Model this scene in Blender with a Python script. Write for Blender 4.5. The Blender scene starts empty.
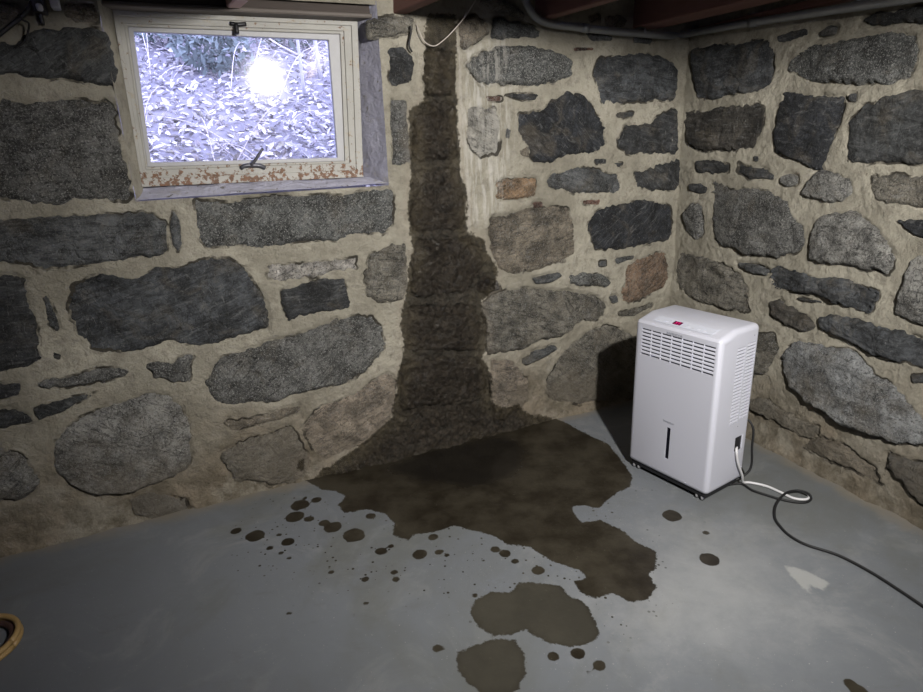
import bpy, bmesh, math, random
import numpy as np
from mathutils import Vector, Matrix
from mathutils.geometry import delaunay_2d_cdt
scene=bpy.context.scene
COL=scene.collection
random.seed(7)
rng=np.random.default_rng(7)
PI=math.pi
SKY=11.0
EXPO=-0.2
LAMP_W=430.
LAMP_CONE=118.
LAMP_AIM=(.42,2.5,.68)
GLASS_R=.06
BULB=800.
# ------------------------------------------------------------------ camera
FPX,PITCH,ROLL,CAMH=620.0,math.radians(18.35),math.radians(-2.0),1.35
F_=np.array([0,math.cos(PITCH),-math.sin(PITCH)]);R0=np.array([1.,0,0]);U0=np.cross(R0,F_)
RR=math.cos(ROLL)*R0+math.sin(ROLL)*U0;UU=-math.sin(ROLL)*R0+math.cos(ROLL)*U0
CAM=np.array([0,0,CAMH])
cam=bpy.data.cameras.new('camera');cam.sensor_width=36;cam.sensor_fit='HORIZONTAL';cam.lens=FPX*36/923;cam.clip_start=.02
camo=bpy.data.objects.new('camera',cam);COL.objects.link(camo)
camo.matrix_world=Matrix(((RR[0],UU[0],-F_[0],0),(RR[1],UU[1],-F_[1],0),(RR[2],UU[2],-F_[2],CAMH),(0,0,0,1)))
scene.camera=camo
# ------------------------------------------------------------------ daylight
w=bpy.data.worlds.new('world');scene.world=w;w.use_nodes=True
wn=w.node_tree;bg=wn.nodes['Background']
bg.inputs[0].default_value=(.53,.57,1.0,1);bg.inputs[1].default_value=SKY
# ------------------------------------------------------------------ exposure
vs=scene.view_settings;vs.view_transform='Standard';vs.look='None';vs.gamma=1;vs.use_curve_mapping=False
vs.exposure=EXPO
# ------------------------------------------------------------------ lamp (a clamp work light held by the ceiling joists, above the frame)
LAMP=np.array([.765,.30,1.84])
def unit(v): v=np.array(v,float);return v/np.linalg.norm(v)
sl=bpy.data.lights.new('work_light_beam','SPOT');sl.energy=LAMP_W;sl.spot_size=math.radians(LAMP_CONE);sl.spot_blend=1.0
sl.shadow_soft_size=.035;sl.color=(1,.965,.92)
slo=bpy.data.objects.new('work_light_beam',sl);COL.objects.link(slo)
_aim=unit(np.array(LAMP_AIM)-LAMP)
slo.location=Vector(LAMP);slo.rotation_euler=Vector(-_aim).to_track_quat('Z','Y').to_euler()

# ------------------------------------------------------------------ maths helpers
def ray(x,y): return F_+RR*(x-461.5)/FPX-UU*(y-346)/FPX
def floor_at(x,y,z=0.):
    d=ray(x,y);t=(z-CAMH)/d[2];return CAM+t*d
def toscreen(P):
    d=np.asarray(P)-CAM;z=d@F_
    return 461.5+FPX*(d@RR)/z,346-FPX*(d@UU)/z,z
A_=floor_at(0,554);B_=floor_at(663,391);C_=floor_at(909,519)
class Wall:
    def __init__(s,O,d):
        s.O=np.array([O[0],O[1],0.]);s.d=unit([d[0],d[1],0]);s.n=np.array([s.d[1],-s.d[0],0.])
    def P(s,a,z,h=0.):
        a=np.asarray(a,float)
        return s.O+a[...,None]*s.d+np.asarray(h,float)[...,None]*s.n*np.ones(a.shape)[...,None]+(np.asarray(z,float)*np.ones(a.shape))[...,None]*np.array([0,0,1.])
    def px(s,x,y,off=0.):
        d=ray(x,y);O=s.O+s.n*off;t=((O-CAM)@s.n)/(d@s.n);p=CAM+t*d
        return (float((p-s.O)@s.d),float(p[2]))
    def v(s,a,z,h=0.): return Vector(s.P(np.array(a),np.array(z),np.array(h)))
WB=Wall(B_,B_-A_);WR=Wall(B_,C_-B_)
def hash3(i,j,k,seed):
    h=(i*374761393+j*668265263+k*2147483647+seed*1274126177)&0xffffffff
    h=((h^(h>>13))*1274126177)&0xffffffff
    h=(h^(h>>16))&0xffffffff
    return h/4294967295.0
def vnoise(P,seed=0):
    P=np.asarray(P,float);I=np.floor(P).astype(np.int64);f=P-I;f=f*f*(3-2*f)
    r=0
    for dx in (0,1):
        for dy in (0,1):
            for dz in (0,1):
                wgt=(f[:,0] if dx else 1-f[:,0])*(f[:,1] if dy else 1-f[:,1])*(f[:,2] if dz else 1-f[:,2])
                r=r+wgt*hash3(I[:,0]+dx,I[:,1]+dy,I[:,2]+dz,seed)
    return r*2-1
def fbm(P,scale,octv=3,seed=0):
    r=0;a=1;t=0
    for o in range(octv):
        r=r+a*vnoise(np.asarray(P)*scale*2**o+17.3*o,seed+o);t+=a;a*=.5
    return r/t
def sdf(P,poly):
    """signed distance of 2-D points to a polygon (negative inside)"""
    P=np.asarray(P,float);V=np.asarray(poly,float);W=np.roll(V,-1,0)
    out=np.empty(len(P))
    for s in range(0,len(P),20000):
        p=P[s:s+20000][:,None,:];e=(W-V)[None];q=p-V[None]
        t=np.clip((q*e).sum(-1)/np.maximum((e*e).sum(-1),1e-12),0,1)
        d=np.sqrt((((q-t[...,None]*e))**2).sum(-1)).min(1)
        y0=V[None,:,1]>p[...,1];y1=W[None,:,1]>p[...,1]
        den=np.where(np.abs(e[...,1])<1e-12,1e-12,e[...,1])
        xi=V[None,:,0]+(p[...,1]-V[None,:,1])*e[...,0]/den
        ins=((y0!=y1)&(p[...,0]<xi)).sum(1)%2==1
        out[s:s+20000]=np.where(ins,-d,d)
    return out
def sdf_near(P,poly,pad=.1):
    V=np.asarray(poly);lo=V.min(0)-pad;hi=V.max(0)+pad
    m=((P>lo)&(P<hi)).all(1);r=np.full(len(P),pad*1.01)
    if m.any(): r[m]=np.minimum(sdf(P[m],poly),pad*1.01)
    return r
# ------------------------------------------------------------------ object helpers
def link(name,me,mat=None,parent=None,loc=None,kind=None):
    o=bpy.data.objects.new(name,me);COL.objects.link(o)
    if mat is not None and me is not None:
        for m in (mat if isinstance(mat,(list,tuple)) else [mat]): me.materials.append(m)
    if parent is not None: o.parent=parent
    if loc is not None: o.location=loc
    if kind: o['kind']=kind
    return o
def mesh_np(name,V,F,smooth=False):
    me=bpy.data.meshes.new(name);me.from_pydata([tuple(v) for v in V],[],[tuple(int(i) for i in f) for f in F]);me.update()
    if smooth: me.shade_smooth()
    return me
def setattr_f(me,name,vals):
    at=me.attributes.new(name,'FLOAT','POINT');at.data.foreach_set('value',np.asarray(vals,dtype=np.float32))
def thing(name,label,cat,loc=(0,0,0),rot=None,group=None):
    o=bpy.data.objects.new(name,None);COL.objects.link(o);o.location=loc
    if rot is not None:o.rotation_euler=rot
    o.empty_display_size=.1
    if label:o['label']=label
    if cat:o['category']=cat
    if group:o['group']=group
    return o
def tag(o,label,cat,group=None):
    o['label']=label;o['category']=cat
    if group:o['group']=group
    return o
def bm_mesh(name,bm,smooth=False):
    me=bpy.data.meshes.new(name);bm.to_mesh(me);bm.free()
    if smooth: me.shade_smooth()
    return me
def box_bm(x0,x1,y0,y1,z0,z1,bev=0,seg=2,bm=None):
    b=bmesh.new()
    vs_=[b.verts.new(p) for p in ((x0,y0,z0),(x1,y0,z0),(x1,y1,z0),(x0,y1,z0),(x0,y0,z1),(x1,y0,z1),(x1,y1,z1),(x0,y1,z1))]
    for f in ((0,3,2,1),(4,5,6,7),(0,1,5,4),(1,2,6,5),(2,3,7,6),(3,0,4,7)): b.faces.new([vs_[i] for i in f])
    if bev: bmesh.ops.bevel(b,geom=b.edges[:],offset=bev,segments=seg,affect='EDGES',profile=.5)
    if bm is None: return b
    me=bpy.data.meshes.new('tmp');b.to_mesh(me);b.free();bm.from_mesh(me);bpy.data.meshes.remove(me);return bm
def catmull(pts,n=8):
    P=[np.array(p,float) for p in pts];P=[2*P[0]-P[1]]+P+[2*P[-1]-P[-2]];out=[]
    for i in range(1,len(P)-2):
        for k in range(n):
            t=k/n;a,b,c,d=P[i-1:i+3]
            out.append(.5*((2*b)+(-a+c)*t+(2*a-5*b+4*c-d)*t*t+(-a+3*b-3*c+d)*t**3))
    out.append(P[-2]);return out
def tube_bm(pts,r,sides=10,n=8,bm=None,smooth=True,closed=False):
    C=catmull(pts,n) if smooth else [np.array(p,float) for p in pts]
    bm=bm or bmesh.new();rings=[];up=None
    for i,c in enumerate(C):
        t=unit(C[min(i+1,len(C)-1)]-C[max(i-1,0)])
        if up is None:
            up=np.array([0,0,1.]) if abs(t[2])<.9 else np.array([1.,0,0])
        s=unit(np.cross(t,up));up=unit(np.cross(s,t))
        rr=r(i/(len(C)-1)) if callable(r) else r
        rings.append([bm.verts.new(c+rr*(math.cos(2*PI*k/sides)*s+math.sin(2*PI*k/sides)*up)) for k in range(sides)])
    for a,b in zip(rings,rings[1:]):
        for k in range(sides): bm.faces.new((a[k],b[k],b[(k+1)%sides],a[(k+1)%sides]))
    bm.faces.new(rings[0]);bm.faces.new(rings[-1][::-1])
    bmesh.ops.recalc_face_normals(bm,faces=bm.faces[:]);return bm
# ------------------------------------------------------------------ materials
class NT:
    def __init__(s,name):
        s.m=bpy.data.materials.new(name);s.m.use_nodes=True;s.t=s.m.node_tree;s.b=s.t.nodes['Principled BSDF'];s.out=s.t.nodes['Material Output']
        s.pos=s.t.nodes.new('ShaderNodeNewGeometry').outputs['Position']
    def put(s,sock,v):
        if isinstance(v,bpy.types.NodeSocket): s.t.links.new(v,sock)
        elif isinstance(v,(tuple,list)) and sock.type=='RGBA' and len(v)==3: sock.default_value=(*v,1)
        else: sock.default_value=v
    def math(s,op,a,b=0.,c=0.,clamp=False):
        n=s.t.nodes.new('ShaderNodeMath');n.operation=op;n.use_clamp=clamp
        s.put(n.inputs[0],a);s.put(n.inputs[1],b);s.put(n.inputs[2],c);return n.outputs[0]
    def noise(s,scale,detail=4,rough=.55,vec=None,dist=0.,col=False):
        n=s.t.nodes.new('ShaderNodeTexNoise');s.put(n.inputs['Vector'],vec if vec is not None else s.pos)
        n.inputs['Scale'].default_value=scale;n.inputs['Detail'].default_value=detail;n.inputs['Roughness'].default_value=rough;n.inputs['Distortion'].default_value=dist
        return n.outputs['Color' if col else 'Fac']
    def voro(s,scale,vec=None,feat='F1',out='Distance'):
        n=s.t.nodes.new('ShaderNodeTexVoronoi');n.feature=feat;s.put(n.inputs['Vector'],vec if vec is not None else s.pos);n.inputs['Scale'].default_value=scale;return n.outputs[out]
    def mapv(s,scale=(1,1,1),vec=None):
        n=s.t.nodes.new('ShaderNodeMapping');n.inputs['Scale'].default_value=scale;s.put(n.inputs['Vector'],vec if vec is not None else s.pos);return n.outputs[0]
    def step(s,x,lo,hi,a=0.,b=1.):
        n=s.t.nodes.new('ShaderNodeMapRange');n.interpolation_type='SMOOTHSTEP';s.put(n.inputs[0],x);s.put(n.inputs[1],lo);s.put(n.inputs[2],hi);n.inputs[3].default_value=a;n.inputs[4].default_value=b;return n.outputs[0]
    def mix(s,f,a,b,blend='MIX'):
        n=s.t.nodes.new('ShaderNodeMix');n.data_type='RGBA';n.blend_type=blend;n.clamp_result=False
        s.put(n.inputs[0],f);s.put(n.inputs[6],a);s.put(n.inputs[7],b);return n.outputs[2]
    def attr(s,name):
        n=s.t.nodes.new('ShaderNodeAttribute');n.attribute_name=name;return n.outputs['Fac']
    def attrc(s,name):
        n=s.t.nodes.new('ShaderNodeAttribute');n.attribute_name=name;return n.outputs['Color']
    def bump(s,h,strength=.5,dist=.01,normal=None):
        n=s.t.nodes.new('ShaderNodeBump');s.put(n.inputs['Height'],h);n.inputs['Strength'].default_value=strength;n.inputs['Distance'].default_value=dist
        if normal is not None:s.t.links.new(normal,n.inputs['Normal'])
        return n.outputs[0]
    def fin(s,col,rough,normal=None,spec=None,metal=None):
        s.put(s.b.inputs['Base Color'],col);s.put(s.b.inputs['Roughness'],rough)
        if normal is not None:s.put(s.b.inputs['Normal'],normal)
        if spec is not None:s.put(s.b.inputs['Specular IOR Level'],spec)
        if metal is not None:s.put(s.b.inputs['Metallic'],metal)
        return s.m
def plain(name,col,rough=.5,metal=0.,emit=None,es=1.,var=0.,scale=30,bump=0.):
    n=NT(name);c=col
    if var: c=n.mix(n.noise(scale,5),tuple(x*(1-var) for x in col),tuple(min(1,x*(1+var)) for x in col))
    nm=n.bump(n.noise(scale*4,5),bump,.003) if bump else None
    n.fin(c,rough,nm,metal=metal)
    if emit: n.b.inputs['Emission Color'].default_value=(*emit,1);n.b.inputs['Emission Strength'].default_value=es
    return n.m
MORTAR=(.36,.335,.285)
def wetmask(n,fine=.034,coarse=.04):
    w_=n.attr('wet')
    d=n.math('ADD',w_,n.math('MULTIPLY',n.math('SUBTRACT',n.noise(14,3),.5),coarse))
    d=n.math('ADD',d,n.math('MULTIPLY',n.math('SUBTRACT',n.noise(90,4),.5),fine))
    core=n.math('ADD',d,n.math('MULTIPLY',n.math('SUBTRACT',n.noise(9,5,.65),.5),.16))
    return d,n.step(d,-.004,.004,1,0),n.step(core,-.085,-.015,1,0)
def wet_finish(n,col,bumpn,rough):
    """soaked masonry: the same stuff, dark brown and glistening"""
    d,wm,core=wetmask(n)
    h=n.noise(60,6,.7)
    lw=n.mix(n.step(n.noise(35,6,.75),.35,.65),(.024,.019,.011),(.100,.082,.052))
    dk=n.mix(n.step(n.noise(50,6,.75),.38,.66),(.005,.004,.003),(.058,.045,.032))
    wc=n.mix(core,lw,dk)
    wc=n.mix(n.math('MULTIPLY',n.step(n.noise(150,2,.6),.68,.74),.6),wc,(.22,.20,.17))  # glints of the soaked surface, painted as pale specks
    wc=n.mix(.10,wc,col)
    halo=n.step(d,0,.05,.35,0)
    col=n.mix(n.math('MULTIPLY',halo,.6),col,(.42,.36,.29))
    col=n.mix(wm,col,wc)
    rg=n.math('ADD',n.math('MULTIPLY',wm,-.5),rough)
    b2=n.bump(h,1.,.035,bumpn)
    nn=n.t.nodes.new('ShaderNodeMix');nn.data_type='VECTOR';n.put(nn.inputs[0],wm);n.put(nn.inputs[4],bumpn);n.put(nn.inputs[5],b2)
    return n.fin(col,rg,nn.outputs[1],spec=.35)
def mat_mortar():
    n=NT('lime_mortar')
    c=n.mix(n.step(n.noise(3.5,6,.65),.33,.67),(.29,.27,.215),(.47,.44,.36))
    c=n.mix(n.step(n.noise(20,7,.75),.48,.66,0,.8),c,(.25,.23,.185))
    c=n.mix(n.step(n.noise(130,4,.7),.62,.75),c,(.13,.115,.09))
    # brown dirt that has crept up from the floor
    sep=n.t.nodes.new('ShaderNodeSeparateXYZ');n.put(sep.inputs[0],n.pos)
    low=n.math('ADD',sep.outputs[2],n.math('MULTIPLY',n.math('SUBTRACT',n.noise(5,5),.5),.7))
    c=n.mix(n.step(low,.02,.62,.85,0),c,n.mix(n.step(n.noise(12,6,.7),.35,.65),(.085,.066,.040),n.mix(n.step(n.noise(4,4,.6),.42,.6),(.28,.255,.205),(.235,.19,.135))))
    ch=n.attr('chalk')
    st=n.noise(18,5,.6,vec=n.mapv((3,3,.35)))
    cm=n.math('MULTIPLY',n.step(ch,-.06,.05,1,0),n.step(st,.42,.62))
    c=n.mix(n.math('MULTIPLY',cm,.75),c,(.62,.60,.55))
    gp=n.math('ADD',n.attr('near'),n.math('MULTIPLY',n.math('SUBTRACT',n.noise(45,3),.5),.006))
    gm=n.math('MULTIPLY',n.step(gp,.0012,.0048,1,0),n.step(n.noise(6.5,4,.6),.50,.60))
    c=n.mix(n.math('MULTIPLY',gm,.9),c,(.022,.018,.013))
    b=n.bump(n.noise(38,8,.75),.9,.03,n.bump(n.noise(200,4,.7),.7,.004))
    b=n.bump(n.math('MULTIPLY',gm,-1.),.8,.01,b)
    return wet_finish(n,c,b,.92)
def mat_stone():
    n=NT('field_stone')
    oi=n.t.nodes.new('ShaderNodeObjectInfo')
    c=oi.outputs['Color'];g=oi.outputs['Alpha']
    v=n.step(n.noise(9,9,.78),.36,.64,.40,1.6)
    vv=n.t.nodes.new('ShaderNodeCombineXYZ')
    for i in range(3): n.put(vv.inputs[i],v)
    c=n.mix(1.,c,vv.outputs[0],'MULTIPLY')
    # mineral patches, a little rust or blue
    c=n.mix(n.math('MULTIPLY',n.step(n.noise(8,6,.66,dist=1.),.50,.68),.42),c,(.20,.17,.125))
    # layered streaks
    vr=n.t.nodes.new('ShaderNodeVectorRotate');vr.rotation_type='AXIS_ANGLE';n.put(vr.inputs['Vector'],n.pos)
    vr.inputs['Axis'].default_value=(.5,-.8,.1);n.put(vr.inputs['Angle'],n.math('MULTIPLY',n.math('SUBTRACT',oi.outputs['Random'],.5),1.6))
    stv=n.noise(22,6,.7,vec=n.mapv((.7,.7,3.4),vr.outputs[0]),dist=.9)
    c=n.mix(n.math('MULTIPLY',n.step(stv,.50,.36),.62),c,(.016,.016,.017))
    sc=n.noise(60,3,.6,vec=n.mapv((2.4,2.4,.45),vr.outputs[0]),dist=.3)
    c=n.mix(n.math('MULTIPLY',n.step(sc,.62,.70),.4),c,(.36,.365,.36))
    c=n.mix(n.math('MULTIPLY',n.step(stv,.54,.66),.42),c,(.29,.295,.29))
    ck=n.math('ABSOLUTE',n.math('SUBTRACT',n.noise(5,5,.6,dist=1.2),.5))
    ckm=n.step(ck,.0,.011,1,0)
    c=n.mix(n.math('MULTIPLY',ckm,.7),c,(.012,.011,.010))
    # crystals
    sp=n.noise(190,3,.75);sp2=n.noise(120,4,.8)
    c=n.mix(n.math('MULTIPLY',n.step(sp,.54,.62),n.math('MULTIPLY',g,.8)),c,(.52,.52,.49))
    c=n.mix(n.math('MULTIPLY',n.step(sp2,.47,.38),n.math('MULTIPLY',g,.85)),c,(.02,.02,.02))
    # mortar smeared over the rim
    e=n.math('ADD',n.attr('edge'),n.math('MULTIPLY',n.math('SUBTRACT',n.noise(26,6,.7),.5),-.055))
    c=n.mix(n.step(e,-.016,.0,.8,0),c,n.mix(n.noise(20,4),(.27,.25,.21),(.38,.355,.30)))
    c=n.mix(n.math('MULTIPLY',n.step(n.noise(9,6,.72),.60,.72),.4),c,(.33,.31,.265))
    sz=n.t.nodes.new('ShaderNodeSeparateXYZ');n.put(sz.inputs[0],n.pos)
    lo=n.math('ADD',sz.outputs[2],n.math('MULTIPLY',n.math('SUBTRACT',n.noise(6,6,.68),.5),1.0))
    c=n.mix(n.step(lo,.05,.45,.7,0),c,n.mix(n.noise(16,5,.7),(.11,.085,.055),(.30,.27,.215)))
    ch=n.attr('chalk');st=n.noise(18,5,.6,vec=n.mapv((3,3,.35)))
    cm=n.math('MULTIPLY',n.step(ch,-.06,.05,1,0),n.step(st,.45,.62))
    c=n.mix(n.math('MULTIPLY',cm,.65),c,(.60,.58,.53))
    b=n.bump(n.noise(26,9,.75,dist=.5),1.,.055,n.bump(n.noise(130,5,.75),.8,.009))
    b=n.bump(n.math('MULTIPLY',ckm,-1.),.8,.008,b)
    return wet_finish(n,c,b,.8)
def mat_floor():
    n=NT('painted_concrete')
    c=n.mix(n.noise(1.6,5,.6),(.108,.117,.128),(.152,.162,.174))
    c=n.mix(n.math('MULTIPLY',n.step(n.noise(3.2,7,.7,dist=.8),.50,.68),.35),c,(.24,.245,.245))
    c=n.mix(n.math('MULTIPLY',n.step(n.noise(7,6,.7,vec=n.mapv((1,2.5,1))),.55,.75),.4),c,(.10,.10,.095))
    c=n.mix(n.math('MULTIPLY',n.step(n.noise(120,3,.7),.66,.74),.5),c,(.42,.42,.41))
    c=n.mix(n.math('MULTIPLY',n.step(n.noise(1.1,6,.65,dist=.5),.45,.62),.55),c,(.098,.100,.086))
    # scuffed dusty area and bare patch
    pa=n.math('ADD',n.attr('dust'),n.math('MULTIPLY',n.math('SUBTRACT',n.noise(6,6,.7),.5),.7))
    c=n.mix(n.step(pa,-.3,.25,.5,0),c,(.30,.305,.30))
    pl=n.math('ADD',n.attr('pale'),n.math('MULTIPLY',n.math('SUBTRACT',n.noise(50,4,.6),.5),.02))
    c=n.mix(n.step(pl,-.006,.006,.6,0),c,(.33,.335,.32))
    # dirt along the wall
    di=n.math('ADD',n.attr('rim'),n.math('MULTIPLY',n.math('SUBTRACT',n.noise(9,6,.7),.5),.16))
    c=n.mix(n.step(di,0,.10,.75,0),c,(.19,.165,.125))
    # droplets around the puddle
    w_=n.attr('wet')
    vd=n.voro(62);vc=n.t.nodes.new('ShaderNodeTexVoronoi');n.put(vc.inputs['Vector'],n.pos);vc.inputs['Scale'].default_value=62
    sepc=n.t.nodes.new('ShaderNodeSeparateColor');n.put(sepc.inputs[0],vc.outputs['Color'])
    rad=n.math('MULTIPLY',n.math('GREATER_THAN',sepc.outputs[0],.66),n.math('MULTIPLY',sepc.outputs[1],.32))
    spl=n.math('MULTIPLY',n.step(n.math('SUBTRACT',vd,rad),-.04,.02,1,0),n.math('GREATER_THAN',rad,.03))
    spl=n.math('MULTIPLY',spl,n.step(n.math('ADD',n.attr('near'),n.math('MULTIPLY',n.math('SUBTRACT',n.noise(6,3),.5),.35)),0,.12,1,0))
    d=n.math('ADD',w_,n.math('MULTIPLY',n.math('SUBTRACT',n.noise(34,8,.78),.5),.042))
    wm=n.math('MAXIMUM',n.math('MAXIMUM',n.step(d,-.0025,.0025,1,0),n.step(n.attr('drops'),-.002,.002,1,0)),spl)
    wc=n.mix(n.step(n.noise(5,6,.65),.35,.65),(.014,.011,.007),(.036,.031,.022))
    wc=n.mix(n.math('MULTIPLY',n.step(n.noise(70,3,.7),.66,.74),.3),wc,(.16,.15,.13))
    po=n.math('ADD',n.attr('pool'),n.math('MULTIPLY',n.math('SUBTRACT',n.noise(7,5,.65),.5),.12))
    pm=n.step(po,-.06,.04,1,0)
    wc=n.mix(n.math('MULTIPLY',pm,.8),wc,(.009,.008,.007))
    wc=n.mix(n.step(n.attr('big'),-.02,.02,.5,.0),wc,(.056,.054,.044))
    c=n.mix(wm,c,wc)
    r=n.math('ADD',.52,n.math('MULTIPLY',n.noise(8,5),.22))
    r=n.math('SUBTRACT',r,n.math('MULTIPLY',wm,.24));r=n.math('SUBTRACT',r,n.math('MULTIPLY',pm,.22))
    b=n.bump(n.noise(40,6,.6),.18,.004)
    return n.fin(c,r,b,spec=.25)
def mat_wood(name,c1,c2,rough=.75):
    n=NT(name)
    g=n.noise(9,6,.6,vec=n.mapv((1,1,7)),dist=.7)
    return n.fin(n.mix(g,c1,c2),rough,n.bump(g,.4,.004))
def mat_frame():
    n=NT('peeling_cream_paint')
    sep=n.t.nodes.new('ShaderNodeSeparateXYZ');n.put(sep.inputs[0],n.pos)
    c=n.mix(n.noise(9,5,.6),(.25,.247,.225),(.37,.36,.33))
    c=n.mix(n.step(n.noise(24,6,.65),.57,.66),c,(.30,.27,.21))
    rz=n.step(sep.outputs[2],1.235,1.33,.13,0)
    rm=n.step(n.math('ADD',n.noise(48,6,.7),rz),.61,.66)
    c=n.mix(rm,c,n.mix(n.noise(80,4),(.03,.02,.014),(.22,.10,.045)))
    return n.fin(c,.6,n.bump(n.noise(60,6,.7),.5,.004))
def mat_limewash(name='daylit_flaking_limewash',k=1.):
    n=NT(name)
    c=n.mix(n.noise(8,5,.6),(.23*k,.23*k,.29*k),(.35*k,.35*k,.42*k))  # whitewash with the blue of the daylight mixed into its colour
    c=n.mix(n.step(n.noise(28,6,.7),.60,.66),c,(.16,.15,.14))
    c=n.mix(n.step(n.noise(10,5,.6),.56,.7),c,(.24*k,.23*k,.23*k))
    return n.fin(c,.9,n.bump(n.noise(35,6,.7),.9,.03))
M={}
M['mortar']=mat_mortar();M['stone']=mat_stone();M['floor']=mat_floor();M['frame']=mat_frame();M['lime']=mat_limewash();M['limesill_daylit']=mat_limewash('daylit_sill_limewash',1.75)  # sill limewash is a brighter copy, window light painted into it
M['redwood']=mat_wood('red_brown_painted_joist',(.11,.05,.04),(.20,.095,.075))
M['pinkwood']=mat_wood('pale_pink_joist',(.42,.27,.24),(.60,.42,.38))
M['darkwood']=mat_wood('dark_old_boards',(.018,.013,.010),(.05,.036,.028))
M['header']=mat_wood('grey_brown_lintel_wood',(.07,.06,.052),(.15,.13,.115))
M['sash']=plain('grey_white_sash_paint',(.32,.32,.33),.5,var=.12,scale=20,bump=.2)
M['pipe']=plain('dull_galvanised_conduit',(.26,.27,.28),.42,.55,var=.25,scale=25,bump=.1)
M['iron']=plain('dark_iron_fitting',(.10,.10,.115),.45,.6,var=.2)
M['white']=plain('white_plastic_shell',(.435,.443,.50),.36)
M['whiteb']=plain('white_plastic_trim',(.52,.53,.60),.36)
M['panel']=plain('glossy_control_panel_film',(.50,.52,.59),.25)
M['grey']=plain('grey_print',(.17,.18,.21),.5)
M['lgrey']=plain('pale_grey_print',(.42,.43,.48),.5)
M['black']=plain('black_plastic',(.010,.010,.012),.45)
M['slot']=plain('dark_interior_plastic',(.03,.03,.045),.7)
M['tank']=plain('dark_tank_window',(.006,.007,.012),.15)
M['wheel']=plain('grey_caster_rubber',(.20,.20,.21),.5)
M['wcord']=plain('white_cord_sheath',(.55,.55,.56),.5)
M['bcord']=plain('black_rubber_cord',(.006,.006,.007),.62)
M['dispd']=plain('red_display_glass',(.05,.0,.02),.12,emit=(.55,.0,.12),es=.10)
M['disp']=plain('lit_display_digit',(.3,0,.05),.3,emit=(1,.02,.25),es=.5)
M['hose']=plain('tan_hose_rubber',(.33,.22,.09),.5,var=.2)
M['brown']=plain('dark_brown_hose_liner',(.05,.025,.02),.6)
M['tin']=plain('dull_tin_reflector',(.5,.5,.5),.4,.8)
M['wiretan']=plain('dusty_white_wire',(.42,.38,.34),.6)
M['leaf']=None
def mat_glass():
    n=NT('dusty_window_glass');t=n.t
    tr=t.nodes.new('ShaderNodeBsdfTransparent');tr.inputs[0].default_value=(.93,.94,.96,1)
    gl=t.nodes.new('ShaderNodeBsdfGlossy');gl.inputs['Roughness'].default_value=GLASS_R
    df=t.nodes.new('ShaderNodeBsdfDiffuse');df.inputs[0].default_value=(.6,.62,.7,1)
    lw=t.nodes.new('ShaderNodeFresnel');lw.inputs[0].default_value=1.5
    m1=t.nodes.new('ShaderNodeMixShader');t.links.new(n.math('ADD',lw.outputs[0],.02),m1.inputs[0]);t.links.new(tr.outputs[0],m1.inputs[1]);t.links.new(gl.outputs[0],m1.inputs[2])
    m2=t.nodes.new('ShaderNodeMixShader');m2.inputs[0].default_value=.05
    n.put(m2.inputs[0],n.step(n.noise(14,6,.6),.45,.8,.03,.12))
    t.links.new(m1.outputs[0],m2.inputs[1]);t.links.new(df.outputs[0],m2.inputs[2]);t.links.new(m2.outputs[0],n.out.inputs[0]);return n.m
M['glass']=mat_glass()
def mat_leaf():
    n=NT('dead_leaves')
    c=n.attrc('tint')
    return n.fin(n.mix(.3,c,n.mix(n.noise(60,4),(.3,.27,.25),(.8,.76,.74))),.6)
M['leaf']=mat_leaf()
M['soil']=plain('grey_soil',(.16,.15,.16),.9,var=.5,scale=12,bump=.5)  # soil is a plain grey, mottled by noise
M['twig']=plain('pale_bare_twig',(.55,.5,.48),.8,var=.2)
M['trunk']=plain('grey_bark',(.34,.33,.33),.85,var=.3,scale=20,bump=.6)
M['evergreen']=plain('blue_green_foliage',(.12,.15,.135),.7,var=.4)
# ------------------------------------------------------------------ stain outlines (real places on the walls and floor)
WETPX=[(425,14),(456,14),(457,95),(459,130),(461,150),(461,178),(466,192),(467,232),(484,240),(486,250),(497,268),(495,290),(481,302),(488,332),(483,360),(489,366),(491,382),(493,402),(505,408),(518,403),(527,414),(545,415),(553,421),
 (440,452),(302,487),(322,467),(346,454),(366,439),(392,418),(400,374),(405,350),(401,325),(405,297),(413,247),(408,219),(409,205),(411,165),(409,110),(424,100),(425,60)]
WET=[WB.px(*p) for p in WETPX[:23]]+[(WB.px(553,421)[0],-.05),(WB.px(302,487)[0],-.05)]+[WB.px(*p) for p in WETPX[25:]]
CHALK=[WB.px(*p) for p in [(458,45),(505,40),(512,120),(508,190),(498,212),(480,222),(468,228),(462,180),(458,120)]]
DRIP=[WB.px(301+5*math.cos(t),464+8*math.sin(t)) for t in np.linspace(0,2*PI,12)[:-1]]
PUDPX=[(304,484),(380,462),(440,447),(500,432),(552,421),(567,423),(575,428),(591,436),(609,444),(619,457),(632,475),(631,486),(617,493),(606,501),(598,509),(585,505),(572,506),(574,514),(582,522),(601,520),(622,530),(635,541),(656,551),(656,567),(648,574),(657,587),(648,600),(632,602),(612,593),(596,598),(583,593),(573,582),(586,577),(580,570),(560,564),(544,556),(528,546),(508,544),(492,535),(471,530),(453,525),(443,530),(426,533),(413,535),(408,540),(392,535),(395,524),(384,513),(366,509),(346,513),(338,505),(346,496),(335,491),(322,489.5)]
B1PX=[(470,613),(474,600),(492,591),(510,592),(520,582),(539,582),(560,585),(570,595),(586,603),(594,619),(600,632),(593,642),(570,647),(549,642),(534,635),(526,629),(513,634),(492,635),(479,626)]
B2PX=[(456,652),(474,645),(495,638),(515,639),(525,655),(526,673),(518,689),(505,696),(482,694),(466,681),(457,668)]
PUD=[floor_at(*p)[:2] for p in PUDPX];B1=[floor_at(*p)[:2] for p in B1PX];B2=[floor_at(*p)[:2] for p in B2PX]
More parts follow.
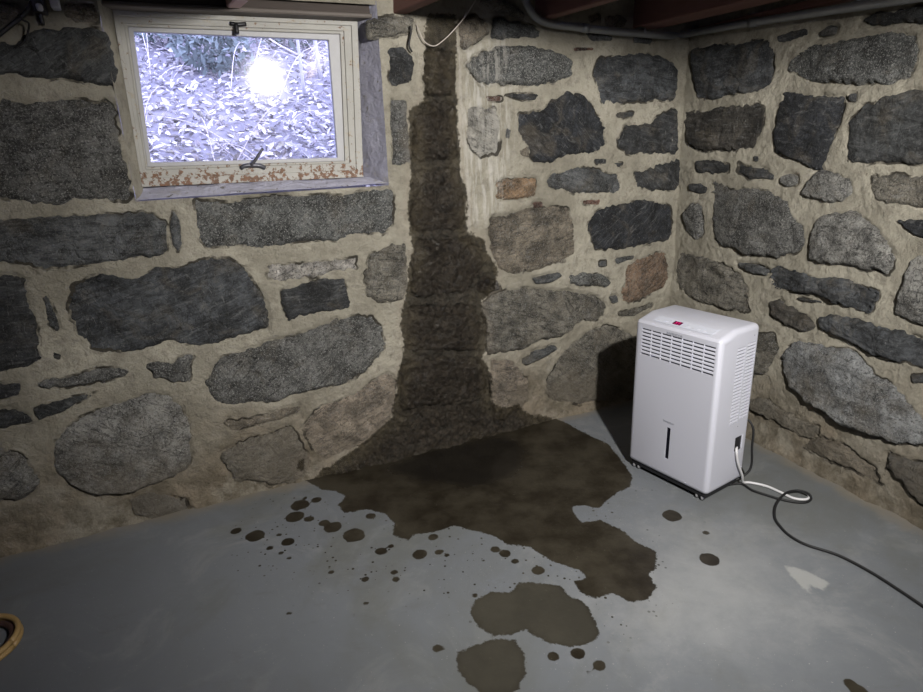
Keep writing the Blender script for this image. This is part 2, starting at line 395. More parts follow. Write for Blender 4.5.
PUD[0:5]=[WB.P(np.array(WB.px(304,484)[0]-.02),np.array(0.),np.array(-.04))[:2],WB.P(np.array(WB.px(552,421)[0]),np.array(0.),np.array(-.04))[:2]]
POOL=[floor_at(*p)[:2] for p in [(385,468),(400,458),(440,448),(497,434),(518,440),(527,450),(523,468),(508,480),(490,488),(460,491),(435,484),(405,478)]]
PALE=[floor_at(*p)[:2] for p in [(784,565),(805,570),(829,582),(824,590),(808,584),(813,594),(803,588),(790,574)]]
DUST=[floor_at(*p)[:2] for p in [(600,605),(640,560),(670,540),(740,535),(770,565),(790,610),(740,640),(660,640)]]
DROPS=[(300,505,9),(316.5,500,5),(305,498,2.5),(236,531,5.2),(255,536,9),(279,535,2.8),(288,542,6.2),(270,548,3.6),(295,517,9),(309,519,5),(333,527,9),(324,523,5.5),(354,535,11),(381,551,6),(420,554,7.5),(433,537,5),(438,552,4),(391,546,3.3),(394,572,3.8),(396,579,4),(365,579,4.2),(331,572,3.2),(281,553,2.8),(289,558,2.6),(289,613,3),(437,648,5),(409,593,1.3),(366,603,3),(353,615,2),(371,516,5),(347,510,4),
 (538,570,7),(475,595,3.2),(553,656,6),(578,653,7.5),(599,665,7),(589,672,2.5),(672,515.5,10),(709,559,9.8),(706,532.5,3.6),(704,521.5,1.8),(595,524,3.6),(441,551,3),(447,555,3),(442,648,3),(851,684,7),(858,690,9),(556,614,2.5),(515,561,4),(505,553,6),(495,549,5),(483,560,2)]
# ------------------------------------------------------------------ floor
ROOM=4.3
def floor_mesh():
    ys=np.concatenate([[-2.5,-1.8,-1.2,-.6,-.1,.3],np.arange(.6,3.25,.0115),[3.35,3.6,4.2]])
    xs=np.concatenate([[-3.8,-3.2,-2.6],np.arange(-2.1,2.0,.0115),[2.1,2.5,3.1]])
    X,Y=np.meshgrid(xs,ys);P2=np.stack([X.ravel(),Y.ravel()],1);nx=len(xs);ny=len(ys)
    P3=np.concatenate([P2,np.zeros((len(P2),1))],1)
    P3[:,2]=.0025*fbm(P3,1.3,2,5)-.0005
    i=(np.arange(ny-1)[:,None]*nx+np.arange(nx-1)[None]).ravel()
    me=mesh_np('floor',P3,np.stack([i,i+1,i+nx+1,i+nx],1),True)
    big=np.minimum(np.minimum(sdf(P2,PUD),sdf(P2,B1)),sdf(P2,B2))
    wet=big.copy();drops=np.full(len(P2),1.)
    for (x,y,r) in DROPS:
        c=floor_at(x,y)[:2];dx=floor_at(x+r,y)[:2]-c;R=np.linalg.norm(dx)
        drops=np.minimum(drops,np.linalg.norm(P2-c,axis=1)*(1+.12*vnoise(np.stack([P2[:,0]*60,P2[:,1]*60,P2[:,0]*0+x],1)))-R)
    setattr_f(me,'wet',wet);setattr_f(me,'drops',drops);setattr_f(me,'big',np.minimum(sdf(P2,B1),sdf(P2,B2)))
    zone=[floor_at(*p)[:2] for p in [(250,512),(300,490),(480,530),(640,600),(600,640),(420,600),(300,580),(240,560)]]
    setattr_f(me,'near',np.minimum(np.maximum(sdf(P2,zone),-.2)+.04,np.abs(sdf(P2,PUD))+.01))
    setattr_f(me,'pool',sdf(P2,POOL));setattr_f(me,'pale',sdf(P2,PALE));setattr_f(me,'dust',sdf(P2,DUST))
    rb=-((WB.O[:2]-P2)@WB.n[:2]);rr=-((WR.O[:2]-P2)@WR.n[:2])
    setattr_f(me,'rim',np.minimum(np.minimum(rb,rr),2.))
    return me
link('floor',floor_mesh(),M['floor'],kind='structure')
# outlines of the field stones, read off the photograph and laid on the wall planes
# (origin_x, origin_y, zoom, style, [zoomed pixel outline])
A=3.846;Bz=4.615
BACK=[
(0,0,Bz,'sd',[(-60,230),(20,190),(70,200),(150,150),(230,130),(330,125),(420,120),(490,150),(510,220),(535,330),(530,392),(430,392),(340,375),(220,375),(140,360),(60,345),(-60,340)]),
(0,0,Bz,'t',[(290,20),(440,10),(455,90),(455,112),(350,105),(300,75)]),
(0,0,Bz,'t',[(-60,20),(60,10),(95,50),(30,120),(-60,160)]),
(0,0,A,'g',[(-60,400),(40,385),(100,400),(180,385),(300,380),(425,385),(445,440),(455,520),(485,620),(500,690),(505,770),(430,775),(300,775),(180,785),(90,775),(-60,760)]),
(0,180,A,'s',[(-60,150),(100,140),(300,135),(450,130),(560,130),(640,165),(650,230),(640,285),(540,300),(440,310),(370,320),(290,330),(180,335),(110,318),(-60,308)]),
(0,180,A,'s',[(665,115),(690,150),(697,200),(695,260),(685,285),(665,250),(655,190),(660,150)]),
(200,180,A,'f',[(-20,72),(-15,150),(-8,200),(0,235),(30,258),(130,258),(230,262),(330,250),(420,240),(540,235),(600,210),(640,200),(700,215),(735,180),(745,150),(748,60),(735,38),(600,50),(400,60),(200,75),(60,82)]),
(100,240,Bz,'b',[(-143,300),(-120,210),(-60,165),(20,150),(100,170),(180,180),(230,140),(330,125),(400,125),(440,95),(520,75),(600,85),(660,115),(690,160),(720,190),(745,270),(780,345),(780,400),(740,415),(650,440),(560,475),(460,492),(400,485),(320,468),(240,492),(180,505),(100,522),(20,510),(-60,480),(-100,430),(-140,370)]),
(0,180,A,'d',[(-60,370),(100,378),(110,420),(120,500),(140,540),(155,620),(158,690),(100,715),(20,740),(-60,745)]),
(0,180,A,'s',[(160,450),(180,430),(215,500),(235,570),(220,585),(185,555),(175,500)]),
(0,180,A,'d',[(203,655),(235,670),(240,695),(205,688)]),
(0,360,Bz,'g',[(165,100),(230,75),(330,70),(450,35),(560,30),(605,50),(580,75),(480,95),(380,110),(280,130),(200,140),(165,120)]),
(0,360,Bz,'d',[(-60,110),(90,100),(110,130),(90,165),(20,178),(-60,180)]),
(0,360,Bz,'sd',[(145,210),(220,195),(330,170),(460,145),(400,180),(320,225),(240,262),(180,278),(150,245)]),
(0,360,Bz,'d',[(-60,240),(60,230),(130,245),(165,285),(90,300),(20,315),(-60,318)]),
(100,240,Bz,'g',[(205,570),(260,550),(330,570),(400,525),(430,535),(415,600),(420,650),(350,662),(300,640),(250,635),(225,605)]),
(0,360,Bz,'gl',[(245,430),(235,390),(300,320),(350,280),(430,235),(510,210),(600,180),(680,150),(760,160),(830,210),(870,260),(885,350),(890,430),(880,490),(800,540),(700,575),(610,605),(520,622),(430,618),(360,595),(310,560),(265,530),(245,490)]),
(0,360,Bz,'gl',[(-60,410),(60,420),(120,450),(160,510),(190,570),(130,620),(60,650),(-60,660)]),
(0,360,Bz,'g',[(600,640),(700,610),(780,630),(860,650),(900,690),(860,730),(740,740),(620,710)]),
(180,300,Bz,'g',[(125,430),(120,380),(150,300),(200,260),(300,235),(400,205),(480,185),(560,160),(640,130),(720,95),(800,70),(880,75),(930,130),(945,200),(925,260),(860,320),(780,380),(720,400),(620,410),(540,435),(460,458),(380,473),(300,486),(220,488),(160,475)]),
(180,300,Bz,'t',[(195,565),(300,550),(380,530),(480,505),(560,495),(550,515),(500,545),(380,570),(240,605)]),
(180,360,Bz,'tg',[(190,445),(270,385),(360,355),(400,345),(510,300),(540,330),(570,400),(605,475),(590,540),(500,570),(420,580),(330,550),(260,560),(215,500)]),
(180,360,Bz,'p',[(570,310),(610,240),(670,200),(760,170),(860,120),(960,60),(1000,100),(1000,180),(960,300),(860,380),(740,440),(665,470),(630,450),(600,390)]),
(200,180,A,'m',[(255,330),(340,320),(460,312),(600,292),(605,340),(500,360),(400,375),(290,390),(262,375)]),
(200,180,A,'d',[(310,425),(400,400),(480,385),(555,375),(570,420),(580,490),(480,510),(380,530),(340,545),(325,500)]),
(200,180,A,'tg',[(640,310),(670,270),(740,240),(790,240),(800,320),(800,420),(785,465),(700,475),(650,450),(632,390)]),
(340,0,Bz,'tg',[(120,90),(190,80),(250,70),(345,72),(350,120),(330,150),(260,165),(195,180),(130,180)]),
(340,0,Bz,'d',[(222,215),(300,225),(330,245),(345,300),(330,380),(228,393)]),
(340,0,Bz,'g',[(230,462),(310,465),(315,560),(320,690),(325,755),(236,762)]),
(340,0,Bz,'tg',[(640,15),(700,-10),(800,10),(850,60),(850,92),(790,78),(700,42)]),
(340,0,Bz,'t',[(545,90),(620,60),(680,100),(690,150),(640,190),(570,225),(548,180)]),
(340,0,Bz,'s',[(710,80),(860,105),(920,135),(920,178),(760,182),(700,178)]),
(440,0,A,'f',[(105,250),(160,200),(250,170),(350,175),(430,195),(500,225),(515,290),(440,320),(330,330),(220,325),(150,315)]),
(440,0,A,'b',[(590,280),(610,225),(700,205),(800,205),(870,220),(915,260),(915,330),(900,390),(800,385),(700,400),(620,390),(605,330)]),
(440,0,A,'r',[(510,182),(595,180),(590,197),(515,197)]),
(440,0,A,'d',[(245,365),(300,360),(380,362),(370,385),(300,384)]),
(440,0,A,'r',[(175,370),(240,370),(240,390),(180,390)]),
(440,0,A,'k',[(295,430),(400,425),(430,385),(480,355),(545,360),(590,410),(625,470),(640,550),(600,590),(500,595),(440,620),(360,625),(340,570),(300,520)]),
(440,0,A,'d',[(665,430),(745,430),(740,450),(680,455)]),
(440,0,A,'d',[(675,540),(720,480),(800,470),(850,440),(915,415),(915,590),(800,590),(710,595)]),
(440,0,A,'s',[(415,700),(430,670),(500,650),(600,648),(680,670),(695,710),(685,740),(580,745),(500,740),(435,722)]),
(440,0,A,'d',[(745,660),(800,650),(880,620),(920,615),(925,700),(900,735),(800,735),(755,715)]),
(440,0,A,'d',[(590,613),(640,610),(640,630),(600,630)]),
(440,0,A,'d',[(665,625),(705,625),(685,648)]),
(440,0,A,'m2',[(105,410),(215,410),(235,480),(225,590),(150,610),(110,560)]),
(440,0,A,'t',[(300,580),(340,560),(345,605),(310,600)]),
(440,0,A,'d',[(255,490),(272,500),(268,535),(250,530)]),
(440,180,A,'o',[(215,15),(290,-10),(375,0),(370,65),(280,75),(220,70)]),
(440,180,A,'t',[(200,150),(260,140),(350,105),(430,100),(490,105),(520,180),(525,280),(480,310),(430,330),(350,350),(280,362),(230,350),(200,290),(195,210)]),
(440,180,A,'k',[(565,170),(610,115),(700,85),(800,78),(890,95),(895,160),(880,230),(800,250),(720,262),(600,270),(575,220)]),
(440,180,A,'r',[(540,75),(620,72),(620,97),(545,97)]),
(440,180,A,'r',[(360,88),(395,85),(395,105),(365,108)]),
(440,180,A,'s',[(360,380),(400,370),(460,355),(470,370),(430,395),(375,402)]),
(440,180,A,'f',[(500,375),(540,355),(620,362),(660,390),(640,412),(560,405),(505,400)]),
(440,180,A,'s',[(668,305),(700,292),(748,288),(740,305),(680,325)]),
(440,180,A,'s',[(610,312),(638,308),(638,332),(612,332)]),
(440,180,A,'s',[(655,450),(680,445),(685,470),(665,475)]),
(440,180,A,'br',[(710,330),(760,300),(860,270),(880,330),(870,400),(800,450),(720,480),(705,450)]),
(440,250,Bz,'tg',[(190,250),(250,195),(340,175),(450,185),(560,195),(650,205),(730,215),(765,260),(755,310),(720,325),(650,325),(600,370),(540,405),(460,420),(380,460),(300,475),(215,485),(205,440),(210,360),(180,300)]),
(440,250,Bz,'d',[(165,150),(200,125),(270,140),(280,185),(210,205),(165,195)]),
(440,250,Bz,'s',[(380,500),(440,470),(530,440),(548,455),(500,490),(400,535),(378,525)]),
(440,250,Bz,'p',[(240,500),(330,510),(370,560),(405,600),(415,680),(370,740),(300,780),(255,790),(238,680),(230,570)]),
(440,250,Bz,'tg',[(500,600),(545,500),(600,435),(680,375),(780,345),(880,380),(980,460),(1000,700),(760,695),(640,710),(520,705),(495,660)]),
(600,220,Bz,'tg',[(85,425),(180,405),(250,380),(240,400),(170,440),(95,450)]),
(560,0,Bz,'t',[(130,70),(190,60),(190,110),(140,105)]),
(560,0,Bz,'t',[(205,80),(280,65),(308,90),(300,125),(215,120)]),
(560,0,Bz,'s',[(120,150),(180,155),(240,165),(240,190),(150,190)]),
(560,0,Bz,'s',[(340,160),(430,175),(420,203),(345,198)]),
# inside the wet column
(0,0,1,'t',[(426,50),(455,50),(457,95),(427,95)]),
(0,0,1,'t',[(427,102),(456,102),(459,160),(413,160),(413,120)]),
(0,0,1,'t',[(413,170),(457,167),(464,205),(464,230),(412,232),(411,200)]),
(0,0,1,'t',[(413,240),(470,238),(484,262),(468,292),(411,298)]),
(0,0,1,'t',[(408,306),(474,304),(482,330),(478,350),(404,352)]),
(0,0,1,'t',[(402,360),(484,358),(487,396),(440,404),(398,412)]),
]
RIGHT=[
(683,0,A,'b',[(40,210),(45,190),(150,170),(300,150),(325,150),(340,200),(335,320),(280,355),(180,365),(120,385),(60,375),(40,290)]),
(683,0,A,'d',[(358,140),(420,115),(480,110),(470,135),(420,160),(365,165)]),
(683,0,A,'d',[(525,125),(560,100),(585,105),(580,130),(530,138)]),
(683,0,A,'d',[(685,75),(750,50),(850,30),(1000,20),(1000,70),(800,90),(720,92)]),
(683,0,A,'f',[(395,270),(440,210),(500,170),(580,160),(680,145),(780,130),(885,140),(895,180),(895,240),(870,300),(800,325),(700,325),(590,315),(500,310),(440,290)]),
(683,0,A,'dk',[(10,430),(100,420),(200,405),(290,395),(315,420),(310,500),(285,540),(270,575),(150,580),(50,575),(20,540),(8,480)]),
(683,0,A,'k',[(385,350),(450,365),(530,370),(612,375),(600,440),(580,520),(560,600),(530,655),(480,640),(400,605),(345,590),(350,500),(365,420)]),
(683,0,A,'d',[(638,362),(658,362),(658,388),(638,388)]),
(683,0,A,'sd',[(700,400),(780,370),(870,345),(1000,350),(1000,620),(850,635),(740,625),(690,640),(640,625),(630,540),(640,460)]),
(683,0,A,'d',[(45,620),(100,612),(180,630),(178,665),(120,670),(50,665)]),
(683,0,A,'d',[(215,620),(240,640),(300,645),(350,670),(345,690),(260,692),(210,660)]),
(683,0,A,'d',[(272,602),(290,600),(292,620),(276,622)]),
(723,130,Bz,'g',[(265,215),(300,203),(340,215),(335,250),(300,262),(265,245)]),
(723,130,Bz,'gl',[(365,280),(400,220),(450,190),(520,205),(590,240),(595,290),(560,325),(500,335),(430,320),(370,305)]),
(723,130,Bz,'tg',[(690,215),(800,205),(1000,215),(1000,360),(860,355),(760,345),(700,325),(685,270)]),
(723,130,Bz,'k',[(800,415),(860,410),(1000,420),(1000,510),(880,485),(830,450)]),
(723,130,Bz,'g',[(-47,230),(40,275),(140,270),(220,290),(290,340),(320,400),(370,450),(375,520),(340,575),(260,590),(180,580),(100,570),(60,545),(0,540),(-40,500)]),
(560,120,Bz,'d',[(590,295),(640,290),(680,315),(670,340),(600,330)]),
(560,120,Bz,'g',[(572,420),(610,380),(655,395),(662,530),(625,555),(590,520),(566,460)]),
(600,220,Bz,'tg',[(350,200),(380,150),(470,160),(550,200),(640,250),(690,310),(690,430),(590,410),(480,390),(420,360),(360,320),(350,270)]),
(723,130,Bz,'gl',[(405,600),(400,500),(440,400),(520,375),(620,378),(700,430),(750,520),(780,580),(790,640),(760,675),(700,640),(640,655),(570,620),(480,620)]),
(723,240,Bz,'s',[(62,105),(110,105),(180,125),(215,140),(200,165),(140,160),(80,130)]),
(723,240,Bz,'b',[(225,130),(260,115),(340,145),(440,170),(560,180),(660,220),(725,240),(715,290),(675,345),(580,310),(460,270),(340,245),(240,220),(222,180)]),
(723,240,Bz,'d',[(340,265),(440,278),(460,290),(400,288),(345,275)]),
(723,240,Bz,'dk',[(205,280),(260,280),(340,320),(400,360),(425,405),(360,425),(290,400),(220,350),(215,310)]),
(723,240,Bz,'b',[(440,360),(500,335),(560,360),(650,375),(740,405),(830,430),(1000,480),(1000,610),(860,570),(780,545),(690,525),(640,500),(560,450),(490,430),(450,400)]),
(723,240,Bz,'gl',[(800,340),(810,250),(850,120),(900,80),(1000,90),(1000,410),(880,375)]),
(723,240,Bz,'gb',[(275,530),(310,480),(400,470),(500,490),(590,500),(650,560),(720,630),(800,680),(870,760),(940,850),(960,950),(860,945),(740,920),(640,885),(540,840),(460,790),(380,740),(310,680),(275,600)]),
(723,240,Bz,'d',[(865,620),(1000,620),(1000,655),(880,660)]),
(723,370,Bz,'tg',[(125,130),(200,130),(280,180),(370,230),(450,265),(400,320),(330,290),(250,245),(180,210),(125,190)]),
(723,370,Bz,'t',[(370,350),(450,315),(540,345),(600,385),(700,465),(760,530),(700,520),(600,455),(540,440),(450,400)]),
(723,370,Bz,'sd',[(770,395),(1000,440),(1000,660),(880,590),(830,520),(760,450)]),
(723,240,Bz,'tg',[(100,440),(230,430),(260,500),(230,560),(190,620),(110,635)]),
]
# ------------------------------------------------------------------ stones
STY={'sd':((.085,.09,.092),.12,.022),'s':((.125,.132,.136),.3,.022),'g':((.18,.18,.17),.85,.022),'gl':((.29,.285,.265),.85,.028),'gb':((.32,.33,.335),.8,.035),
'd':((.06,.063,.066),.12,.016),'dk':((.07,.064,.055),.12,.02),'b':((.088,.095,.103),.12,.024),'k':((.040,.044,.052),.12,.02),'f':((.135,.14,.135),1.,.02),
't':((.25,.215,.165),.5,.018),'tg':((.22,.205,.17),.55,.02),'p':((.36,.30,.235),.5,.014),'m':((.5,.47,.43),.9,.012),'m2':((.40,.385,.345),.4,.008),
'o':((.33,.22,.13),.5,.012),'br':((.27,.185,.125),.5,.016),'r':((.22,.12,.09),.5,.008)}
def outline(poly,step,seed,jit=.004):
    P=np.array(poly,float)
    if ((np.roll(P,-1,0)-P)[:,0]*(np.roll(P,-1,0)+P)[:,1]).sum()>0: P=P[::-1]
    Q=[]
    for a,b in zip(P,np.roll(P,-1,0)): Q+= [a*.9+b*.1,a*.1+b*.9]
    Q=np.array(Q);out=[]
    for a,b in zip(Q,np.roll(Q,-1,0)):
        n=max(1,int(round(np.linalg.norm(b-a)/step)))
        for k in range(n): out.append(a+(b-a)*k/n)
    out=np.array(out);t=np.roll(out,-1,0)-np.roll(out,1,0);nn=np.stack([t[:,1],-t[:,0]],1);nn/=np.maximum(np.linalg.norm(nn,axis=1,keepdims=True),1e-9)
    n3=np.concatenate([out,np.full((len(out),1),seed*3.7)],1)
    return out+nn*.0018+nn*(jit*(1.3*fbm(n3,16,3,seed)+.9*vnoise(n3*55,seed+9)+.5*vnoise(n3*130,seed+4)))[:,None]
def stone(wall,poly,sty,idx,parent,tilt=True):
    col,grain,H=STY[sty]
    P=np.array(poly);area=abs(.5*np.sum(P[:,0]*np.roll(P[:,1],-1)-P[:,1]*np.roll(P[:,0],-1)))
    step=min(.012,max(.0045,math.sqrt(area/1500)))
    size=math.sqrt(area);H=H*min(1,.35+size*3.2)
    O=outline(poly,min(step,.008),idx,min(.0075,size*.05))
    lo=O.min(0);hi=O.max(0)
    gx,gy=np.meshgrid(np.arange(lo[0],hi[0],step),np.arange(lo[1],hi[1],step))
    G=np.stack([gx.ravel(),gy.ravel()],1)+rng.uniform(-.25,.25,(gx.size,2))*step
    s=sdf(G,O);G=G[s<-step*.45]
    V=np.concatenate([O,G]);d=np.concatenate([np.zeros(len(O)),-sdf(G,O) if len(G) else []])
    vv,_,ff,_,_,_=delaunay_2d_cdt([Vector(p) for p in V],[],[list(range(len(O)))],1,1e-6)
    if len(vv)!=len(V):
        V=np.array([tuple(p) for p in vv]);d=np.maximum(-sdf(V,O),0)
    r=rng
    q3=np.concatenate([V,np.full((len(V),1),idx*1.9)],1)
    e=min(.022,size*.16)*(1+.5*fbm(q3,9,1,idx+3))
    rise=np.clip(d/e,0,1);rise=1-(1-rise)**2.2
    c=V.mean(0);tl=rng.normal(0,.05,2) if tilt else (0,0)
    h=-.010+(H+.008)*rise
    amp=min(1.,size*5)
    ridged=1-2*np.abs(fbm(q3,7,2,idx+20))
    h+=rise*amp*(.009*fbm(q3,6,3,idx)+.007*fbm(q3,24,3,idx+5)+.009*(ridged-.5)+ (V-c)@np.array(tl)*.5*(1 if size>.1 else 0))
    h=np.maximum(h,-.010)
    # hewn facets: the face is cut by a few random planes
    for k in range(5 if size>.12 else 2):
        th=r.uniform(0,2*PI);g=r.uniform(.10,.38);off=r.uniform(.35,.8)*size*.5
        pl=H*1.15-((V-c)@np.array([math.cos(th),math.sin(th)])-off)*g
        h=np.where(d>e*.3,np.minimum(h,np.maximum(pl,-.002)+.0015*fbm(q3,40,2,idx+k)),h)
    if sty in ('s','sd','b','d','f','k','dk'):   # cleft slate: low steps along the bedding
        u_=(V[:,1]+.25*V[:,0]*(1 if wall is WR else -.3))*26+1.6*fbm(q3,5,2,idx+31);fr_=u_-np.floor(u_)
        h+=rise*amp*.0045*(np.clip(fr_*5,0,1)-fr_)
    if wall is WB:
        w_=sdf(V,WET);co=np.clip(-w_/.04,0,1)*rise
        h=h*(1-.55*co)+co*(.013*(1-2*np.abs(fbm(q3,18,4,41)))+.008*fbm(q3,55,2,43)-.004)
    w3=wall.P(V[:,0],V[:,1],h);cen=w3.mean(0)
    me=mesh_np('stone',w3-cen,[tuple(f) for f in ff],True)
    setattr_f(me,'edge',d)
    if wall is WB:
        setattr_f(me,'wet',np.minimum(np.minimum(sdf(V,WET),sdf_near(V,DRIP,.1)+.006),.3));setattr_f(me,'chalk',sdf(V,CHALK))
    else:
        setattr_f(me,'wet',np.full(len(V),.5));setattr_f(me,'chalk',np.full(len(V),.5))
    o=link('stone',me,M['stone'],parent,Vector(cen))
    k=rng.uniform(.88,1.14);o.color=(col[0]*k,col[1]*k,col[2]*k,grain)
    return O
# random stones carry the same masonry on beyond the frame
def extra(wall,a0,a1,seed):
    rs=random.Random(seed);out=[];z=.02
    while z<1.72:
        rh=rs.uniform(.10,.24);rh=min(rh,1.76-z);a=a0+rs.uniform(-.1,.05)
        while a<a1:
            wd=rs.uniform(.14,.5)
            g=.018
            pts=[]
            x0,x1,y0,y1=a+g,a+wd-g,z+g,z+rh-g
            nn=10
            for k in range(nn):
                t=2*PI*k/nn;cx=(x0+x1)/2;cy=(y0+y1)/2
                ex=abs(math.cos(t))**.45*math.copysign(1,math.cos(t));ey=abs(math.sin(t))**.45*math.copysign(1,math.sin(t))
                pts.append((cx+(x1-x0)/2*ex*rs.uniform(.86,1.0),cy+(y1-y0)/2*ey*rs.uniform(.84,1.0)))
            ok=True
            for (pa,pz) in pts:
                X,Y,D=toscreen(wall.P(np.array(pa),np.array(pz),np.array(0.)))
                if D>.05 and -14<X<937 and -14<Y<706: ok=False
            if ok and x1<a1+.2: out.append((pts,rs.choice(['s','g','sd','gl','b','tg','d','t'])))
            a+=wd
        z+=rh
    return out
def px_polys(wall,data):
    res=[]
    for ox,oy,sc,sty,pts in data: res.append(([wall.px(ox+x/sc,oy+y/sc) for x,y in pts],sty))
    return res
BK=px_polys(WB,BACK)+extra(WB,-ROOM,-2.9,3);RT=px_polys(WR,RIGHT)+extra(WR,1.1,ROOM,5)
# window opening on the back wall
WA0,WA1,WZ0=-2.405,-1.505,1.19
TOPZ=2.02
def wall_mesh(wall,a0,a1,avis0,avis1,outs,opening=None):
    st=.0085
    aa=[np.arange(a0,avis0,.04),np.arange(avis0,avis1,st),np.arange(avis1,a1+.02,.04)]
    aa=np.unique(np.round(np.concatenate([x for x in aa if len(x)]),5));zz=np.concatenate([[-.05],np.arange(0,1.85,st),[1.9,TOPZ]])
    if opening:
        for v in (opening[0],opening[1]): aa[np.argmin(abs(aa-v))]=v
        zz[np.argmin(abs(zz-opening[2]))]=opening[2]
    Aa,Z=np.meshgrid(aa,zz);P2=np.stack([Aa.ravel(),Z.ravel()],1)
    q3=np.concatenate([P2,np.full((len(P2),1),3.3+a0)],1)
    near=np.full(len(P2),.101)
    for O in outs: near=np.minimum(near,sdf_near(P2,O,.1))
    h=.008*fbm(q3,3,3,11)+.006*fbm(q3,14,3,12)+.004*fbm(q3,50,2,13)
    # crumbling open joints here and there under the stones
    crack=np.clip((fbm(q3,5,3,31)-.12)*6,0,1)*np.clip(1-np.abs(near-.001)/.009,0,1)
    h-=.022*crack
    h-=.02*np.clip(-(near+.006)/.01,0,1)
    wet=np.full(len(P2),.5);chalk=np.full(len(P2),.5)
    if wall is WB:
        wet=np.minimum(sdf(P2,WET),sdf_near(P2,DRIP,.1)+.006);chalk=sdf(P2,CHALK)
        core=np.clip(-wet/.06,0,1);rg=1-2*np.abs(fbm(q3,18,4,41))
        h+=core*(.018*rg+.010*fbm(q3,55,2,43)-.008)
    foot=np.exp(-np.maximum(P2[:,1],0)/.05)
    h+=foot*(.020+.018*fbm(q3,7,3,51))
    # rough lump concrete skirt at the foot
    sk=np.clip(1-P2[:,1]/.14,0,1);h+=sk*.012*np.clip(fbm(q3,12,4,61)+.2,0,1)
    nx=len(aa);ny=len(zz)
    i=(np.arange(ny-1)[:,None]*nx+np.arange(nx-1)[None]).ravel()
    if opening:
        ca=(Aa[:-1,:-1]+Aa[1:,1:])/2;cz=(Z[:-1,:-1]+Z[1:,1:])/2
        keep=~((ca>opening[0])&(ca<opening[1])&(cz>opening[2])&(cz<1.83)).ravel();i=i[keep]
    me=mesh_np('wall',wall.P(P2[:,0],P2[:,1],h),np.stack([i,i+1,i+nx+1,i+nx],1),True)
    setattr_f(me,'wet',np.minimum(wet,.3));setattr_f(me,'chalk',chalk);setattr_f(me,'near',near)
    return me
wall_back=link('wall_back',None,kind='structure');wall_right=link('wall_right',None,kind='structure')
OB=[stone(WB,p,s,i+1,wall_back) for i,(p,s) in enumerate(BK)]
OR=[stone(WR,p,s,i+301,wall_right) for i,(p,s) in enumerate(RT)]
link('mortar',wall_mesh(WB,-ROOM,.02,-3.15,.02,OB,(WA0,WA1,WZ0)),M['mortar'],wall_back)
link('mortar',wall_mesh(WR,-.02,ROOM,-.02,1.55,OR),M['mortar'],wall_right)
# window reveal: splayed jambs and sloping sill in flaking limewash, daylight tint painted in
FD=.10
FQ=[WB.px(112,9,-FD),WB.px(357,21,-FD),WB.px(363,177,-FD),WB.px(142,187,-FD)]
def strip(p0,p1,q0,q1,name,n=26,m=14,amp=.007,seed=1):
    """rough surface between front edge p0-p1 and back edge q0-q1, each (a,z,h)"""
    p0,p1,q0,q1=[np.array(x,float) for x in (p0,p1,q0,q1)]
    U,V=np.meshgrid(np.linspace(0,1,n),np.linspace(0,1,m));U=U.ravel()[:,None];V=V.ravel()[:,None]
    S=(p0*(1-U)+p1*U)*(1-V)+(q0*(1-U)+q1*U)*V
    W=WB.P(S[:,0],S[:,1],S[:,2]);nrm=unit(np.cross(W[1]-W[0],W[n]-W[0]))
    W=W+nrm*(amp*fbm(W,14,4,seed)*np.minimum(1,4*V.ravel()+.35))[:,None]
    i=(np.arange(m-1)[:,None]*n+np.arange(n-1)[None]).ravel()
    return mesh_np(name,W,np.stack([i,i+1,i+n+1,i+n],1),True)
zt=1.84
link('sill',strip((WA0-.01,WZ0+.004,.004),(WA1+.005,WZ0+.008,.004),(FQ[3][0]-.03,FQ[3][1]+.006,-.13),(FQ[2][0]+.03,FQ[2][1]+.006,-.13),'sill',70,20,.010,1),M['limesill_daylit'],wall_back)
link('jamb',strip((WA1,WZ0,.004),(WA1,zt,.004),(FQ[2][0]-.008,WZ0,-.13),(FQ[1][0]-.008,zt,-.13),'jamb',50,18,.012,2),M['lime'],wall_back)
link('jamb',strip((WA0,zt,.004),(WA0,WZ0,.004),(FQ[0][0]+.012,zt,-.13),(FQ[3][0]+.012,WZ0,-.13),'jamb',50,14,.008,3),M['mortar'],wall_back)
for s_ in [o for o in bpy.data.objects if o.name.startswith('jamb') and o.data.materials[0]==M['mortar']]:
    setattr_f(s_.data,'near',np.full(len(s_.data.vertices),.5));setattr_f(s_.data,'wet',np.full(len(s_.data.vertices),.5));setattr_f(s_.data,'chalk',np.full(len(s_.data.vertices),.5))
# outer throat of the opening, through the thickness of the wall
OT=-.42
for (p0,p1,q0,q1,sd) in (((FQ[2][0]-.008,1.19,-.16),(FQ[1][0]-.008,zt,-.16),(FQ[2][0]+.08,1.17,OT),(FQ[1][0]+.08,zt,OT),4),((FQ[0][0]+.01,zt,-.16),(FQ[3][0]+.01,1.19,-.16),(FQ[0][0]-.08,zt,OT),(FQ[3][0]-.08,1.17,OT),5),((FQ[3][0]-.04,1.236,-.16),(FQ[2][0]+.04,1.228,-.16),(FQ[3][0]-.08,1.14,OT),(FQ[2][0]+.08,1.14,OT),6)):
    link('outer_reveal',strip(p0,p1,q0,q1,'outer_reveal',16,8,.006,sd),M['lime'],wall_back)
